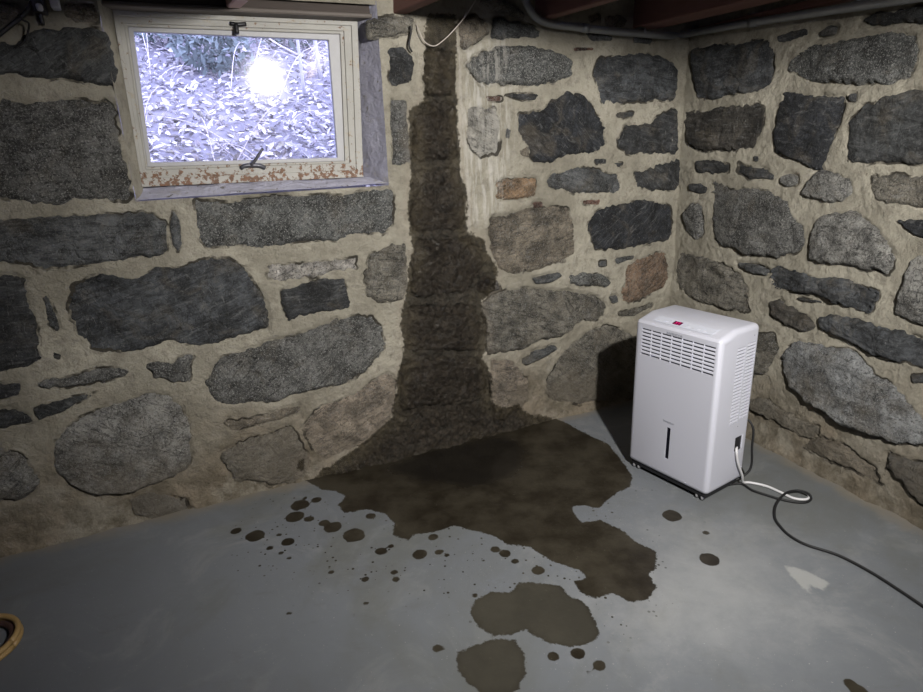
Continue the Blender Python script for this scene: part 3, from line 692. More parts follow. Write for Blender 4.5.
# ------------------------------------------------------------------ window
win=link('window_1',None,kind='structure')
def ring(outer,inner,h0,h1,name,mat,parent,bev=.0015):
    bm=bmesh.new()
    o0=[bm.verts.new(WB.v(a,z,h0)) for a,z in outer];o1=[bm.verts.new(WB.v(a,z,h1)) for a,z in outer]
    i0=[bm.verts.new(WB.v(a,z,h0)) for a,z in inner];i1=[bm.verts.new(WB.v(a,z,h1)) for a,z in inner]
    for k in range(4):
        l=(k+1)%4
        bm.faces.new((o1[k],o1[l],i1[l],i1[k]));bm.faces.new((o0[l],o0[k],i0[k],i0[l]));bm.faces.new((o0[k],o0[l],o1[l],o1[k]));bm.faces.new((i1[k],i1[l],i0[l],i0[k]))
    bmesh.ops.recalc_face_normals(bm,faces=bm.faces[:])
    if bev:bmesh.ops.bevel(bm,geom=bm.edges[:],offset=bev,segments=1,affect='EDGES')
    return link(name,bm_mesh(name,bm),mat,parent)
def q(pts,off): return [WB.px(x,y,off) for x,y in pts]
Q1=q([(124,23),(344,31),(350,163),(146,170)],-FD)
fr=ring(FQ,Q1,-.165,-FD,'frame',M['frame'],win)
Q1b=q([(118,16),(351,26),(356,170),(144,178)],-FD)
ring(FQ,Q1b,-FD-.002,-FD+.008,'outer_bead',M['frame'],fr)
Q2o=q([(124,23),(344,31),(350,163),(146,170)],-FD-.010)
Q2=q([(133.5,31),(329,39.6),(338,157.6),(151,162.5)],-FD-.010)
Q2m=q([(127.5,26.5),(340,34),(345,161),(147.5,167)],-FD-.010)
sa=ring(Q2o,Q2m,-.15,-FD-.008,'sash',M['frame'],win)
ring(Q2m,Q2,-.145,-FD-.016,'glazing_bead',M['sash'],sa)
Gq=q([(130,28),(332,36),(341,160.5),(148,165)],-.13)
bm=bmesh.new();f=bm.faces.new([bm.verts.new(WB.v(a,z,-.13)) for a,z in Gq]);bmesh.ops.recalc_face_normals(bm,faces=bm.faces[:])
pane=link('pane',bm_mesh('pane',bm),M['glass'],sa)
# lever latch on the bottom rail, spring catch at the top
def wp(x,y,h): 
    a,z=WB.px(x,y,h);return tuple(WB.P(np.array(a),np.array(z),np.array(h)))
h0=-FD+.004
bm=tube_bm([wp(241,168,h0),wp(246,165.5,h0+.004),wp(259,165.5,h0+.004),wp(265,168,h0)],.008,10,4)
lt=link('latch',bm_mesh('latch',bm,True),M['iron'],win)
bm=tube_bm([wp(251,165,h0+.008),wp(256,159,h0+.016),wp(263,148,h0+.022)],lambda t:.0065-.0015*t,8,4)
link('latch_handle',bm_mesh('latch_handle',bm,True),M['iron'],lt)
bm=tube_bm([wp(230,23.5,h0),wp(238,24.5,h0+.003),wp(246,24,h0)],.007,8,4);tube_bm([wp(236,23,h0+.004),wp(237,34,h0+.010)],.008,8,3,bm=bm)
link('spring_catch',bm_mesh('spring_catch',bm,True),M['black'],win)
# ------------------------------------------------------------------ ceiling: joists, boards, sill plates
ceil=link('ceiling',None,kind='structure')
jd=np.array([math.cos(math.radians(-60)),math.sin(math.radians(-60)),0.])
def beam(name,p,q_,wd,z0,z1,mat,parent,bev=.004,kind=None):
    """board from p to q (xy), lying on the left of the line p->q, wd wide"""
    p=np.array([p[0],p[1],0.]);q_=np.array([q_[0],q_[1],0.]);t=unit(q_-p);s=np.array([-t[1],t[0],0.])
    L=np.linalg.norm(q_-p);bm=box_bm(0,L,min(0,wd),max(0,wd),z0,z1,bev,1)
    me=bm_mesh(name,bm);o=link(name,me,mat,parent)
    o.matrix_world=Matrix(((t[0],s[0],0,p[0]),(t[1],s[1],0,p[1]),(0,0,1,0),(0,0,0,1)))
    if kind:o['kind']=kind
    return o
JZ=1.797
def joist(a_right,wd,mat,z0=JZ,dirv=jd,L=4.6):
    p=WB.P(np.array(a_right),np.array(0.),np.array(-.10));e=p+dirv*L
    # wd lies towards -a  (left), so go from far end to the wall
    return beam('joist',p[:2],e[:2],-wd,z0,TOPZ-.005,mat,ceil)
for a_r,wd,mt,z0 in ((-.79,.05,M['redwood'],JZ+.006),(-1.40,.05,M['redwood'],JZ+.004),(-1.985,.045,M['pinkwood'],JZ),(-2.6,.05,M['redwood'],JZ),(-3.2,.05,M['redwood'],JZ),(-3.8,.05,M['redwood'],JZ)):
    joist(a_r,wd,mt,z0)
joist(-.20,.13,M['redwood'],JZ-.004,unit([math.cos(math.radians(-63)),math.sin(math.radians(-63)),0]))
joist(.30,.05,M['redwood'],JZ)
# subfloor boards run across the joists
k=0;t0=-.2
while t0<4.5:
    wdt=.14
    p=WB.P(np.array(-ROOM-2.2),np.array(0.),np.array(t0));e=WB.P(np.array(.6),np.array(0.),np.array(t0))
    beam('board',p[:2],e[:2],-(wdt-.003),TOPZ+.001*(k%3),TOPZ+.022,M['darkwood'],ceil,.001);t0+=wdt;k+=1
# rim boards closing the joist bays above the back wall; lintel over the window
zl=FQ[1][1]
beam('trim_1',WB.P(np.array(-2.50),np.array(0.),np.array(-.02))[:2],WB.P(np.array(-1.515),np.array(0.),np.array(-.02))[:2],.16,zl-.002,zl+.013,M['header'],None,.004,'structure')
beam('trim_2',WB.P(np.array(-2.62),np.array(0.),np.array(-.03))[:2],WB.P(np.array(-1.43),np.array(0.),np.array(-.03))[:2],.05,zl+.012,TOPZ,M['darkwood'],None,.003,'structure')
beam('trim_3',WR.P(np.array(.02),np.array(0.),np.array(.045))[:2],WR.P(np.array(ROOM),np.array(0.),np.array(.045))[:2],.05,1.765,1.792,M['redwood'],None,.003,'structure')
# ------------------------------------------------------------------ the two sides of the room behind the camera
cL=WB.P(np.array(-ROOM),np.array(0.),np.array(0.));cF=cL+WR.d*ROOM*1.0;cR=WR.P(np.array(ROOM),np.array(0.),np.array(0.))
WL=Wall(cF,cL-cF);WF=Wall(cR,cF-cR)
def plain_wall(name,wall,L,seed,opening=None):
    root=link(name,None,kind='structure')
    ps=[]
    rs=random.Random(seed);z=.02
    while z<1.7:
        rh=rs.uniform(.12,.26);a=rs.uniform(-.1,.02)
        while a<L:
            wd=rs.uniform(.18,.5)
            if not(opening and a+wd>opening[0]-.03 and a<opening[1]+.03 and z+rh>opening[2]-.03):
                cx,cy=a+wd/2,z+rh/2
                ps.append([(cx+(wd/2-.02)*abs(math.cos(t))**.5*math.copysign(1,math.cos(t))*rs.uniform(.85,1),cy+(rh/2-.018)*abs(math.sin(t))**.5*math.copysign(1,math.sin(t))*rs.uniform(.82,1)) for t in np.linspace(0,2*PI,12,endpoint=False)+.1])
            a+=wd
        z+=rh
    for pts in ps:
        if pts[0][0]>L-.05: continue
        P=np.array(pts);c=P.mean(0);V=[];n=len(P)
        for sc,h in ((1,-.008),(.93,.016),(.6,.026)):
            Q=c+(P-c)*sc;V+=list(wall.P(Q[:,0],Q[:,1],np.full(n,h)+np.array([rs.uniform(-.003,.003) for _ in range(n)])))
        V.append(wall.P(np.array(c[0]),np.array(c[1]),np.array(.03)));V=np.array(V);F=[]
        for r_ in range(2):
            for k_ in range(n): F.append((r_*n+k_,r_*n+(k_+1)%n,(r_+1)*n+(k_+1)%n,(r_+1)*n+k_))
        for k_ in range(n): F.append((2*n+k_,2*n+(k_+1)%n,3*n))
        cen=V.mean(0);me=mesh_np('stone',V-cen,F,True)
        setattr_f(me,'edge',np.array([0]*n+[.03]*n+[.08]*n+[.1]));setattr_f(me,'wet',np.full(len(V),.5));setattr_f(me,'chalk',np.full(len(V),.5))
        o=link('stone',me,M['stone'],root,Vector(cen));col,g,_=STY[rs.choice(['s','g','sd','gl','b','tg','d','t'])];o.color=(*col,g)
    def quad(a0,a1,z0,z1):
        P=[wall.v(a0,z0),wall.v(a1,z0),wall.v(a1,z1),wall.v(a0,z1)]
        return P
    V=[];F=[]
    rects=[(-.02,L+.02,-.05,TOPZ)] if not opening else [(-.02,opening[0],-.05,TOPZ),(opening[1],L+.02,-.05,TOPZ),(opening[0],opening[1],-.05,opening[2]),(opening[0],opening[1],opening[3],TOPZ)]
    for r_ in rects: F.append(tuple(range(len(V),len(V)+4)));V+=quad(*r_)
    me=mesh_np('mortar',V,F);setattr_f(me,'near',np.full(len(V),.5));setattr_f(me,'wet',np.full(len(V),.5));setattr_f(me,'chalk',np.full(len(V),.5))
    link('mortar',me,M['mortar'],root)
    return root
LL=np.linalg.norm(cL-cF);LF=np.linalg.norm(cF-cR)
W2=(LF-1.9,LF-1.15,1.25,1.72)
plain_wall('wall_left',WL,LL,21);plain_wall('wall_front',WF,LF,22,W2)
# unseen second window, added behind the camera for the cool floor light
w2=link('added_window',None,kind='structure')
def bars2(name,rects,h0,h1,mat,parent):
    bm=bmesh.new()
    for (a0,a1,z0,z1) in rects: box_bm(a0,a1,-h1,-h0,z0,z1,.002,1,bm)
    o=link(name,bm_mesh(name,bm),mat,parent)
    o.matrix_world=Matrix(((WF.d[0],-WF.n[0],0,WF.O[0]),(WF.d[1],-WF.n[1],0,WF.O[1]),(0,0,1,0),(0,0,0,1)));return o
a0,a1,z0,z1=W2
bars2('frame',[(a0,a1,z0,z0+.05),(a0,a1,z1-.05,z1),(a0,a0+.05,z0+.05,z1-.05),(a1-.05,a1,z0+.05,z1-.05)],-.14,-.09,M['frame'],w2)
bars2('pane',[(a0+.04,a1-.04,z0+.04,z1-.04)],-.12,-.117,M['glass'],w2)
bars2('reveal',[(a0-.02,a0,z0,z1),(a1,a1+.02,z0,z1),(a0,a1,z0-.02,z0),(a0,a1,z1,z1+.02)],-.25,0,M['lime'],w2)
# ------------------------------------------------------------------ dehumidifier
UX,UY,UYAW,UW,UD,UH=.6930,2.3588,-.97595,.3830,.2380,.678
ue=np.array([math.cos(UYAW),math.sin(UYAW),0]);ug=np.array([-math.sin(UYAW),math.cos(UYAW),0]);uo=np.array([UX,UY,0.])
unitr=thing('dehumidifier','white portable dehumidifier on casters standing in the corner','dehumidifier',(UX,UY,0),(0,0,UYAW))
def uface(x,y,side=False,off=0.):
    """pixel -> local coordinates on the unit's front (x,z) or right side (y,z) plane"""
    d=ray(x,y);O=uo+(ue*(UW+off) if side else -ug*off);n=ue if side else ug
    t=((O-CAM)@n)/(d@n);p=CAM+t*d-uo
    return (float(p@ug) if side else float(p@ue)),float(p[2])
fz=.5*(uface(639.5,320)[1]+uface(717,345)[1])
Z0=.034
prof=[(0,Z0),(0,fz),(.008,fz+.010),(.066,UH-.006),(.085,UH),(UD,UH),(UD,Z0)]
bm=bmesh.new()
L_=[bm.verts.new((0,y,z)) for y,z in prof];R_=[bm.verts.new((UW,y,z)) for y,z in prof];n_=len(prof)
bm.faces.new(L_);bm.faces.new(R_[::-1])
for k in range(n_): bm.faces.new((L_[k],R_[k],R_[(k+1)%n_],L_[(k+1)%n_])[::-1])
bmesh.ops.recalc_face_normals(bm,faces=bm.faces[:])
fe=[e for e in bm.edges if not(abs(e.verts[0].co.x-e.verts[1].co.x)>.1 and min(e.verts[0].co.z,e.verts[1].co.z)>fz-.001 and e.verts[0].co.y<.09)]
bmesh.ops.bevel(bm,geom=fe,offset=.021,segments=6,affect='EDGES',profile=.5)
body=link('body',bm_mesh('body',bm),M['white'],unitr)
cut=[]
def cutter(x0,x1,y0,y1,z0,z1):
    o=link('cutter',bm_mesh('cutter',box_bm(x0,x1,y0,y1,z0,z1)),M['slot']);o.parent=unitr;cut.append(o)
    md=body.modifiers.new('cut','BOOLEAN');md.operation='DIFFERENCE';md.solver='EXACT';md.object=o
gl0,gt=uface(642,328);gl1,_=uface(640.5,353);gr0,_=uface(715,348);gb=uface(640.5,354.5)[1]
gL=gl0;gR=uface(714,365)[0];gT=.5*(gt+uface(715,347.5)[1])+.001;gB=.5*(gb+uface(711.5,375.5)[1])
sL,sT=uface(738,349,True);sR=min(uface(757,341,True)[0],UD-.022);sB=uface(731,425,True)[1]
sL=max(sL,.045);sM=.5*(sL+sR)
hz=uface(752,438,True);
slx0,slz1=uface(667.0,427);slx1,_=uface(670.5,430);slz0=uface(667,459)[1]
hy0,hz1=uface(735.5,438,True);hy1,_=uface(742,437,True);hz0=uface(738,450,True)[1]
cutter(gL,gR,-.05,.010,gB,gT)
cutter(UW-.008,UW+.05,sL,sM-.004,sB,sT);cutter(UW-.008,UW+.05,sM+.004,sR,sB+.006,sT+.006)
cutter(slx0,slx1,-.05,.006,slz0,slz1)
cutter(UW-.02,UW+.05,hy0,hy1,hz0,hz1)
bpy.context.view_layer.update()
dg=bpy.context.evaluated_depsgraph_get()
nm=bpy.data.meshes.new_from_object(body.evaluated_get(dg));body.modifiers.clear();body.data=nm
for o in cut: bpy.data.objects.remove(o)
nm.materials.clear();nm.materials.append(M['white'])
for p in nm.polygons: p.material_index=0
nm.set_sharp_from_angle(angle=math.radians(35)) if hasattr(nm,'set_sharp_from_angle') else None
for p in nm.polygons: p.use_smooth=True
def ubox(name,x0,x1,y0,y1,z0,z1,mat,parent=None,bev=0,kind=None):
    o=link(name,bm_mesh(name,box_bm(min(x0,x1),max(x0,x1),min(y0,y1),max(y0,y1),z0,z1,bev,2)),mat,parent or unitr);return o
# front outlet grille
g=ubox('grille',gL,gR,.0085,.0098,gB,gT,M['slot'])
rows=8;pitch=(gT-gB)/(rows-.45);sh=pitch*.55
bmS=bm_mesh('slat',box_bm(gL,gR,-.0003,.006,0,pitch*.54,.0008,1))
for r_ in range(rows-1):
    s_=link('slat',bmS,M['whiteb'],g,(0,0,gT-pitch*.46-pitch*.54-r_*pitch))
bmB=bm_mesh('bar',box_bm(-.0011,.0011,-.0005,.007,gB,gT,.0006,1))
for c_ in range(1,7): link('bar',bmB,M['whiteb'],g,(gL+(gR-gL)*c_/7,0,0))
# side intake grille, two columns
for (y0,y1,dz,nr) in ((sL,sM-.004,0,23),(sM+.004,sR,.006,23)):
    sg=ubox('side_grille',UW-.0075,UW-.006,y0,y1,sB+dz,sT+dz,M['slot'])
    p_=(sT-sB)/nr
    sm=bm_mesh('slat',box_bm(UW-.006,UW+.0005,y0,y1,0,p_*.60,.0006,1))
    for r_ in range(nr): link('slat',sm,M['whiteb'],sg,(0,0,sB+dz+r_*p_+p_*.2))
ubox('screw',UW-.001,UW+.0006,sR-.018,sR-.014,sT+.030,sT+.034,M['grey'],None,.0004)
ubox('screw',UW-.001,UW+.0006,sM-.002,sM+.002,sB-.022,sB-.018,M['grey'],None,.0004)
ubox('tank_window',slx0,slx1,.003,.0055,slz0,slz1,M['tank'])
ubox('cord_recess',UW-.019,UW-.0015,hy0,hy1-.002,hz0,hz1,M['black'])
ubox('recess_lip',UW-.006,UW+.003,hy1-.001,hy1+.003,hz0+.004,hz1,M['whiteb'],None,.001)
# seam between front panel and bucket
ubox('seam',.022,UW*.34,-.0002,.001,uface(640,408)[1],uface(640,408)[1]+.0012,M['lgrey'])
# base tray and casters
ubox('base_tray',.012,UW-.012,.012,UD-.012,.017,Z0+.002,M['black'],None,.004)
for cx in (.035,UW-.04):
    for cy in (.03,UD-.03):
        cs=ubox('caster',cx-.006,cx+.006,cy-.008,cy+.008,.016,.026,M['black'],None,.002)
        for dx in (-.012,.012):
            bm=bmesh.new();bmesh.ops.create_cone(bm,cap_ends=True,segments=18,radius1=.0125,radius2=.0125,depth=.010)
            bmesh.ops.rotate(bm,verts=bm.verts,matrix=Matrix.Rotation(PI/2,3,'Y'))
            bmesh.ops.bevel(bm,geom=[e for e in bm.edges if len(e.link_faces)==2 and abs(e.link_faces[0].normal.x-e.link_faces[1].normal.x)>.5],offset=.002,segments=2,affect='EDGES')
            link('wheel',bm_mesh('wheel',bm,True),M['wheel'],cs,(cx+dx,cy-.006,.0125))
# control panel film on the sloping top
pa=np.array([.0095,fz+.0117]);pb=np.array([.066,UH-.0058])
sl_=unit([pb[0]-pa[0],pb[1]-pa[1]]);nl=np.array([-sl_[1],sl_[0]])
Lp=np.linalg.norm(pb-pa)
def panel_box(name,x0,x1,s0,s1,t,mat,parent,z=.0):
    bm=box_bm(x0,x1,s0,s1,z,z+t,min(.0008,t*.4),1)
    for v in bm.verts:
        s,h=v.co.y,v.co.z;y,zz=pa+sl_*s+nl*h;v.co=(v.co.x,y,zz)
    return link(name,bm_mesh(name,bm),mat,parent)
cx0,cx1=.070,UW-.055
cp=panel_box('control_panel',cx0,cx1,.010,Lp-.004,.0012,M['panel'],unitr)
dx0=cx0+.085-.035;dm=.5*Lp
ds=panel_box('display',cx0+.080,cx0+.116,dm-.011,dm+.013,.0012,M['dispd'],cp,.0012)
for i_,x_ in enumerate((cx0+.089,cx0+.101)):
    for (a_,b_,c_,d_) in ((0,.007,-.008,-.006),(0,.007,0,.002),(0,.007,.008,.010),(.0055,.007,-.008,.010),(0,.0015,0,.010)):
        panel_box('digit_segment',x_+a_,x_+b_,dm+c_,dm+d_,.0004,M['disp'],ds,.0024)
for x_ in (.014,.052,.130,.148,.166,.190,.215):
    b_=panel_box('button',cx0+x_,cx0+x_+.011,dm-.010,dm-.002,.0008,M['lgrey'] if x_ in(.014,.130,.166) else M['whiteb'],cp,.0012)
for x_ in (.062,.138): panel_box('indicator',cx0+x_,cx0+x_+.003,dm+.006,dm+.009,.0006,M['grey'],cp,.0012)
def letters(txt,size,x,y,z,rx,mat,name,shear=0.):
    cu=bpy.data.curves.new(name,'FONT');cu.body=txt;cu.size=size;cu.extrude=.0002;cu.shear=shear;cu.resolution_u=2
    o=bpy.data.objects.new(name,cu);COL.objects.link(o);bpy.context.view_layer.update()
    me=bpy.data.meshes.new_from_object(o.evaluated_get(bpy.context.evaluated_depsgraph_get()));bpy.data.objects.remove(o)
    r=link(name,me,mat,unitr,(x,y,z));r.rotation_euler=(rx,0,0);return r
lx,lz=uface(666.5,333.2);letters('INVENTOR',.0145,lx,-.0006,lz-.003,PI/2,M['grey'],'lettering')
lx,lz=uface(663.3,420.5);letters('Inventor',.0150,lx,-.0006,lz-.003,PI/2,M['grey'],'lettering')
# ------------------------------------------------------------------ cords
def fp(x,y,z=.005): return floor_at(x,y,z)
def side(x,y,off=.006):
    yy,zz=uface(x,y,True,off);return uo+ue*(UW+off)+ug*yy+np.array([0,0,zz])
wc=[uo+ue*(UW-.004)+ug*((hy0+hy1)/2)+np.array([0,0,hz0+.012]),side(736.5,452,.007),side(738,463,.010),side(742,475,.010),fp(743,482,.012),fp(750,482.5),fp(766,486),fp(780,492),fp(793,498),fp(804,499.5),fp(809,497.5),fp(807,493.5,.007),fp(803,491.5,.009)]
bm=tube_bm(wc,lambda t:.0050,10,7)
o=link('power_cord',bm_mesh('power_cord',bm,True),M['wcord']);tag(o,'white power cord hanging from the dehumidifier side and lying on the floor','cord')
bk=lambda x,y,z,dp:uo+ue*(UW+dp)+ug*(UD+.035)+np.array([0,0,z])
bc=[uo+ue*(UW-.10)+ug*(UD+.02)+np.array([0,0,.30]),uo+ue*(UW-.01)+ug*(UD+.035)+np.array([0,0,.255]),uo+ue*(UW+.004)+ug*(UD+.034)+np.array([0,0,.16]),uo+ue*(UW+.01)+ug*(UD+.025)+np.array([0,0,.06]),uo+ue*(UW-.03)+ug*(UD*.8)+np.array([0,0,.007]),
 fp(741,483.5),fp(752,490),fp(765,494.5),fp(780,499),fp(795,502),fp(806,502.2),fp(811,499,.008),fp(809.5,494.5,.017),fp(803.5,491.5,.018),fp(796,490.5,.016),fp(786,493,.018),fp(779,500,.017),fp(775,508,.008),fp(775,518),fp(780,526),fp(789,535),fp(806,544.5),fp(838,555),fp(870,571.5),fp(900,590.5),fp(926,608),fp(960,630),fp(1010,652)]
bm=tube_bm(bc,.0044,10,7)
o=link('extension_cord',bm_mesh('extension_cord',bm,True),M['bcord']);tag(o,'black rubber extension cord looping and running along the right of the floor','cord')
# small black offcut lying by the lower edge
# coil of hose, mostly outside the left edge
hc=floor_at(-24,650)[:2];e_=floor_at(12.5,650)[:2];hr=np.linalg.norm(e_-hc)
bm=bmesh.new()
for k,(rr_,zz) in enumerate(((hr,.009),(hr-.002,.025))):
    pts=[(hc[0]+rr_*math.cos(t),hc[1]+rr_*math.sin(t),zz) for t in np.linspace(0,2*PI,40)]
    tube_bm(pts,.0085,10,1,bm=bm,smooth=False)
o=link('hose',bm_mesh('hose',bm,True),M['hose']);tag(o,'tan coiled hose on the floor at the lower left edge','hose')
bm=bmesh.new();tube_bm([(hc[0]+(hr-.018)*math.cos(t),hc[1]+(hr-.018)*math.sin(t),.012) for t in np.linspace(0,2*PI,40)],.0095,10,1,bm=bm,smooth=False)
link('inner_coil',bm_mesh('inner_coil',bm,True),M['brown'],o)
# ------------------------------------------------------------------ conduit along the wall tops
def wpt(wall,x,y,off): 
    a,z=wall.px(x,y,off);return wall.P(np.array(a),np.array(z),np.array(off))
cpts=[wpt(WB,519,-26,.06),wpt(WB,524,-6,.06),wpt(WB,529,8,.06),wpt(WB,538,18.5,.055),wpt(WB,552,24,.05),wpt(WB,575,27,.045),wpt(WB,605,30.5,.045),wpt(WB,640,33.5,.045),
 wpt(WB,662,35.3,.05),wpt(WR,678,35.3,.06),wpt(WR,700,31.5,.05),wpt(WR,740,24.5,.05),wpt(WR,800,15,.05),wpt(WR,860,6,.05),wpt(WR,923,-3.5,.05),wpt(WR,990,-14,.05),wpt(WR,1060,-24,.05)]
bm=tube_bm(cpts,.0155,12,8)
cd=link('conduit',bm_mesh('conduit',bm,True),M['pipe']);tag(cd,'grey metal conduit bent around the tops of both stone walls','pipe')
for (wl,x,y,x2,y2) in ((WB,582,27.8,588,28.5),(WR,750,23,758,21.6)):
    bm=tube_bm([wpt(wl,x,y,.0475),wpt(wl,x2,y2,.0475)],.0185,12,2,smooth=False)
    link('coupling',bm_mesh('coupling',bm,True),M['pipe'],cd)
for (wl,x,y) in ((WB,643,32),(WR,690,32.5),(WR,856,6)):
    p=wpt(wl,x,y,.045);bm=tube_bm([p-wl.d*.006,p+wl.d*.006],.0175,12,2,smooth=False)
    box=box_bm(-.005,.005,-.02,.02,-.002,.03,.001,1)
    me_=bpy.data.meshes.new('t');box.to_mesh(me_);box.free()
    me_.transform(Matrix.Translation(Vector(p-wl.n*.028))@Matrix(((wl.d[0],-wl.n[0],0,0),(wl.d[1],-wl.n[1],0,0),(0,0,1,0),(0,0,0,1))))
    bm.from_mesh(me_);bpy.data.meshes.remove(me_)
    link('strap',bm_mesh('strap',bm,False),M['pipe'],cd)
# ------------------------------------------------------------------ loose wires
def hwire(name,pts,r,mat,label,cat):
    bm=tube_bm(pts,r,7,8);o=link(name,bm_mesh(name,bm,True),mat);tag(o,label,cat);return o
hwire('wire',[wpt(WB,492,-25,.12),wpt(WB,478,-4,.10),wpt(WB,467,14,.07),wpt(WB,452,32,.05),wpt(WB,440,43,.04),wpt(WB,433,46,.035),wpt(WB,425,42,.03),wpt(WB,420,33,.03),wpt(WB,417,26,.015),wpt(WB,415,22,-.01)],.0019,M['wiretan'],'thin pale wire sagging in front of the wet streak top','wire')
hwire('cable',[wpt(WB,-30,58,.04),wpt(WB,0,34,.05),wpt(WB,10,26,.05),wpt(WB,22,16,.05),wpt(WB,30,6,.05),wpt(WB,36,-12,.05)],.0065,M['bcord'],'thick black cable crossing the top left corner of the wall','cable')
hwire('wire',[wpt(WB,18,15,.055),wpt(WB,23,20,.055),wpt(WB,29,24,.05),wpt(WB,27,36,.04),wpt(WB,24,42,.035),wpt(WB,15,48,.03)],.003,M['bcord'],'thin black wire dangling below the cable at top left','wire')
hwire('wire',[wpt(WB,410,26,.03),wpt(WB,411,32,.03),wpt(WB,409,45,.025),wpt(WB,412,52,.02)],.0035,M['bcord'],'short black wire stub hanging on the wall right of the window','wire')
# wires and junction on the upper left
jb=thing('junction_box','black junction box with white plugs at the top left of the wall','electrical box',tuple(wpt(WB,33,4,.05)))
def jbox(name,x0,x1,y0,y1,h0,h1,mat,par,bev=.003,rot=0):
    aL,zT=WB.px(x0,y0,h1);aR,zB=WB.px(x1,y1,h1)
    bm=box_bm(aL,aR,-h1,-h0,min(zB,zT),max(zB,zT),bev,2);me=bm_mesh(name,bm)
    me.transform(Matrix(((WB.d[0],-WB.n[0],0,WB.O[0]),(WB.d[1],-WB.n[1],0,WB.O[1]),(0,0,1,0),(0,0,0,1))))
    me.transform(Matrix.Translation(-jb.location))
    return link(name,me,mat,par)
jbox('box',27,46,-14,12,.0,.06,M['black'],jb)
jbox('plug',34.5,43,2.5,10.5,.06,.085,M['lgrey'],jb,.006)
jbox('white_plug',46.5,59.5,-12,7.5,.02,.075,M['whiteb'],jb,.003)
jbox('clip',38,44,13,24,.0,.03,M['black'],jb,.003)
# ------------------------------------------------------------------ work light clamped between the joists (above the frame)
lr=thing('work_light','tin clamp work light hanging from the joists above','lamp',tuple(LAMP))
slo.parent=lr;slo.location=(0,0,0)
q_=Vector(-_aim).to_track_quat('Z','Y')
bm=bmesh.new();prof_=[(.022,.085),(.03,.06),(.05,.02),(.07,-.035)];S=24;rg_=[]
for r_,z_ in prof_: rg_.append([bm.verts.new((r_*math.cos(2*PI*k/S),r_*math.sin(2*PI*k/S),z_)) for k in range(S)])
for a,b in zip(rg_,rg_[1:]):
    for k in range(S): bm.faces.new((a[k],a[(k+1)%S],b[(k+1)%S],b[k]))
bm.faces.new(rg_[0])
o=link('reflector',bm_mesh('reflector',bm,True),M['tin'],lr);o.rotation_euler=q_.to_euler()
bm=bmesh.new();bmesh.ops.create_cone(bm,cap_ends=True,segments=16,radius1=.02,radius2=.02,depth=.07);bmesh.ops.translate(bm,verts=bm.verts,vec=(0,0,.12))
o=link('socket',bm_mesh('socket',bm,True),M['black'],lr);o.rotation_euler=q_.to_euler()
M['bulb']=plain('glowing_bulb_glass',(1,1,1),.5,emit=(1,.955,.89),es=BULB)
bm=bmesh.new();bmesh.ops.create_icosphere(bm,subdivisions=3,radius=.03);bmesh.ops.translate(bm,verts=bm.verts,vec=(0,0,.035))
o=link('bulb',bm_mesh('bulb',bm,True),M['bulb'],lr);o.rotation_euler=q_.to_euler()
bm=tube_bm([(0,0,.10),(.02,-.03,.12),(.03,-.05,.17)],.006,8,4);link('clamp',bm_mesh('clamp',bm,True),M['iron'],lr)
# ------------------------------------------------------------------ outdoors: leaf-strewn bank behind the window
def bank_z(a,t): return 1.10+.42*np.maximum(t-.40,-.2)
def bank():
    aa=np.linspace(-5.5,2.5,120);tt=np.linspace(.38,6.5,90);Aa,T=np.meshgrid(aa,tt);Aa=Aa.ravel();T=T.ravel()
    q3=np.stack([Aa,T,np.zeros(len(Aa))],1);z=bank_z(Aa,T)+.05*fbm(q3,2.2,4,71)
    i=(np.arange(89)[:,None]*120+np.arange(119)[None]).ravel()
    me=mesh_np('bank',WB.P(Aa,z,-T),np.stack([i,i+1,i+121,i+120],1),True);return me
link('ground',bank(),M['soil'],kind='structure')
def leaves():
    n=26000;V=[];F=[];C=[]
    a=rng.uniform(-4.5,1.2,n);t=.42+4.2*rng.random(n)**1.6
    q3=np.stack([a,t,np.zeros(n)],1);z=bank_z(a,t)+.05*fbm(q3,2.2,4,71)+rng.uniform(0,.035,n)
    c=WB.P(a,z,-t);L=rng.uniform(.010,.034,n);yaw=rng.uniform(0,2*PI,n);tx=rng.normal(0,.55,n);ty=rng.normal(0,.5,n)
    sh=np.array([(-1,0,0),(-.4,.45,.12),(.4,.4,.15),(1,0,.05),(.4,-.4,.15),(-.4,-.45,.12),(0,0,-.03)])
    fa=[(0,6,1),(1,6,2),(2,6,3),(3,6,4),(4,6,5),(5,6,0)]
    for k in range(n):
        R=Matrix.Rotation(yaw[k],3,'Z')@Matrix.Rotation(tx[k],3,'X')@Matrix.Rotation(ty[k],3,'Y')
        W=sh*np.array([L[k],L[k]*.8,L[k]])@np.array(R).T+c[k]
        F+=[tuple(7*k+i for i in f) for f in fa];V.append(W)
    V=np.concatenate(V);me=mesh_np('leaves',V,F)
    at=me.attributes.new('tint','FLOAT_COLOR','POINT')
    b=.10+.75*rng.random(n)**1.5;col=np.stack([b,b*rng.uniform(.9,1,n),b*rng.uniform(.82,1.02,n),np.ones(n)],1)
    at.data.foreach_set('color',np.repeat(col,7,0).astype(np.float32).ravel());return me
o=link('leaf_litter',leaves(),M['leaf'],kind='stuff');o['label']='pale dead leaves covering the bank outside the window';o['category']='leaves'
def bp(a,t,dz=0): return WB.P(np.array(a),np.array(float(bank_z(a,t))+dz),np.array(-t))
rs=random.Random(4)
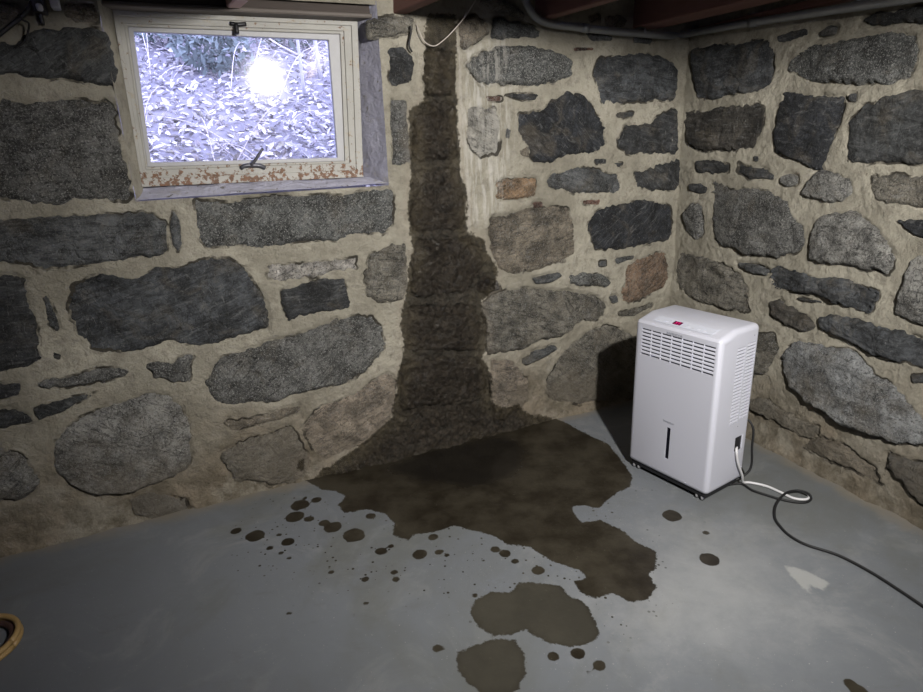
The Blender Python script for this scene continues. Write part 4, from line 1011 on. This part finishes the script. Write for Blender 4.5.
# bare twigs lying and arching over the bank
bm=bmesh.new()
for k in range(110):
    a=rs.uniform(-3.4,-.2);t=rs.uniform(.6,2.6);L=rs.uniform(.15,.6);an=rs.uniform(0,PI);hh=rs.uniform(.02,.3)
    p=bp(a,t,.01);d_=WB.d*math.cos(an)*L-WB.n*math.sin(an)*L
    pts=[p,p+d_*.4+np.array([0,0,hh]),p+d_*.8+np.array([0,0,hh*1.2+L*.12*math.sin(an)]),p+d_*1.1+np.array([0,0,hh*.7+.42*L*math.sin(an)])]
    tube_bm(pts,lambda q:.0024*(1-.7*q),5,3,bm=bm)
o=link('brush',bm_mesh('brush',bm,True),M['twig'],kind='stuff');o['label']='tangle of thin pale twigs on the bank outside the window';o['category']='twigs'
def ax(x,y,t): return WB.px(x,y,-t)[0]
for (a,t,lean,h_,r_,lb) in ((ax(303,80,1.7),1.7,-.07,1.7,.011,'slim grey sapling outside, left one of the two behind the right end of the glass'),(ax(321,80,2.0),2.0,-.10,1.9,.014,'slim grey sapling outside, seen against the right edge of the window glass'),(ax(176,60,2.2),2.2,.16,1.8,.010,'thin leaning sapling outside the left half of the window')):
    p=bp(a,t,-.03);top=p+WB.d*lean*h_+np.array([0,0,h_])
    bm=tube_bm([p,p*.65+top*.35+WB.d*.02,p*.3+top*.7-WB.d*.03,top],lambda q:r_*(1-.6*q),8,4)
    tr=link('sapling',bm_mesh('sapling',bm,True),M['trunk']);tag(tr,lb,'tree')
    for j in range(5):
        f_=.15+.15*j;b0=p*(1-f_)+top*f_;sd=rs.choice((-1,1))
        bm=tube_bm([b0,b0+WB.d*sd*.15+np.array([0,0,.08]),b0+WB.d*sd*.3-WB.n*.1+np.array([0,0,.24])],lambda q:.007*(1-.7*q),5,3)
        link('branch',bm_mesh('branch',bm,True),M['twig'],tr)
def shrub(a,t,R_,n,seed,label,mat):
    r=np.random.default_rng(seed);c=bp(a,t,R_*.55)
    V=[];F=[]
    for k in range(n):
        d_=unit(r.normal(size=3));p=c+d_*R_*r.uniform(.35,1)*np.array([1,1,.8]);x=unit(r.normal(size=3));y=unit(np.cross(x,r.normal(size=3)));s=r.uniform(.015,.03)
        F.append((4*k,4*k+1,4*k+2,4*k+3));V+=[p-x*s*1.6,p+y*s*.6,p+x*s*1.6,p-y*s*.6]
    root=thing('shrub',label,'shrub',tuple(bp(a,t)))
    me=mesh_np('foliage',np.array(V)-bp(a,t),F);link('foliage',me,mat,root)
    bm=bmesh.new()
    for k in range(7):
        an=r.uniform(0,2*PI);tube_bm([(0,0,-.02),(.2*R_*math.cos(an),.2*R_*math.sin(an),.4*R_),(.7*R_*math.cos(an),.7*R_*math.sin(an),R_*1.1)],lambda q:.006*(1-.6*q),5,3,bm=bm)
    link('stems',bm_mesh('stems',bm,True),M['twig'],root)
shrub(ax(215,60,2.1),2.1,.26,520,1,'dark bluish shrub outside, behind the middle of the window glass',M['evergreen'])
shrub(ax(165,45,2.6),2.6,.26,420,2,'bluish green shrub outside, high at the left of the window glass',M['evergreen'])
shrub(ax(285,45,2.6),2.6,.28,460,3,'green shrub outside, up the bank right of the lamp reflection',M['evergreen'])
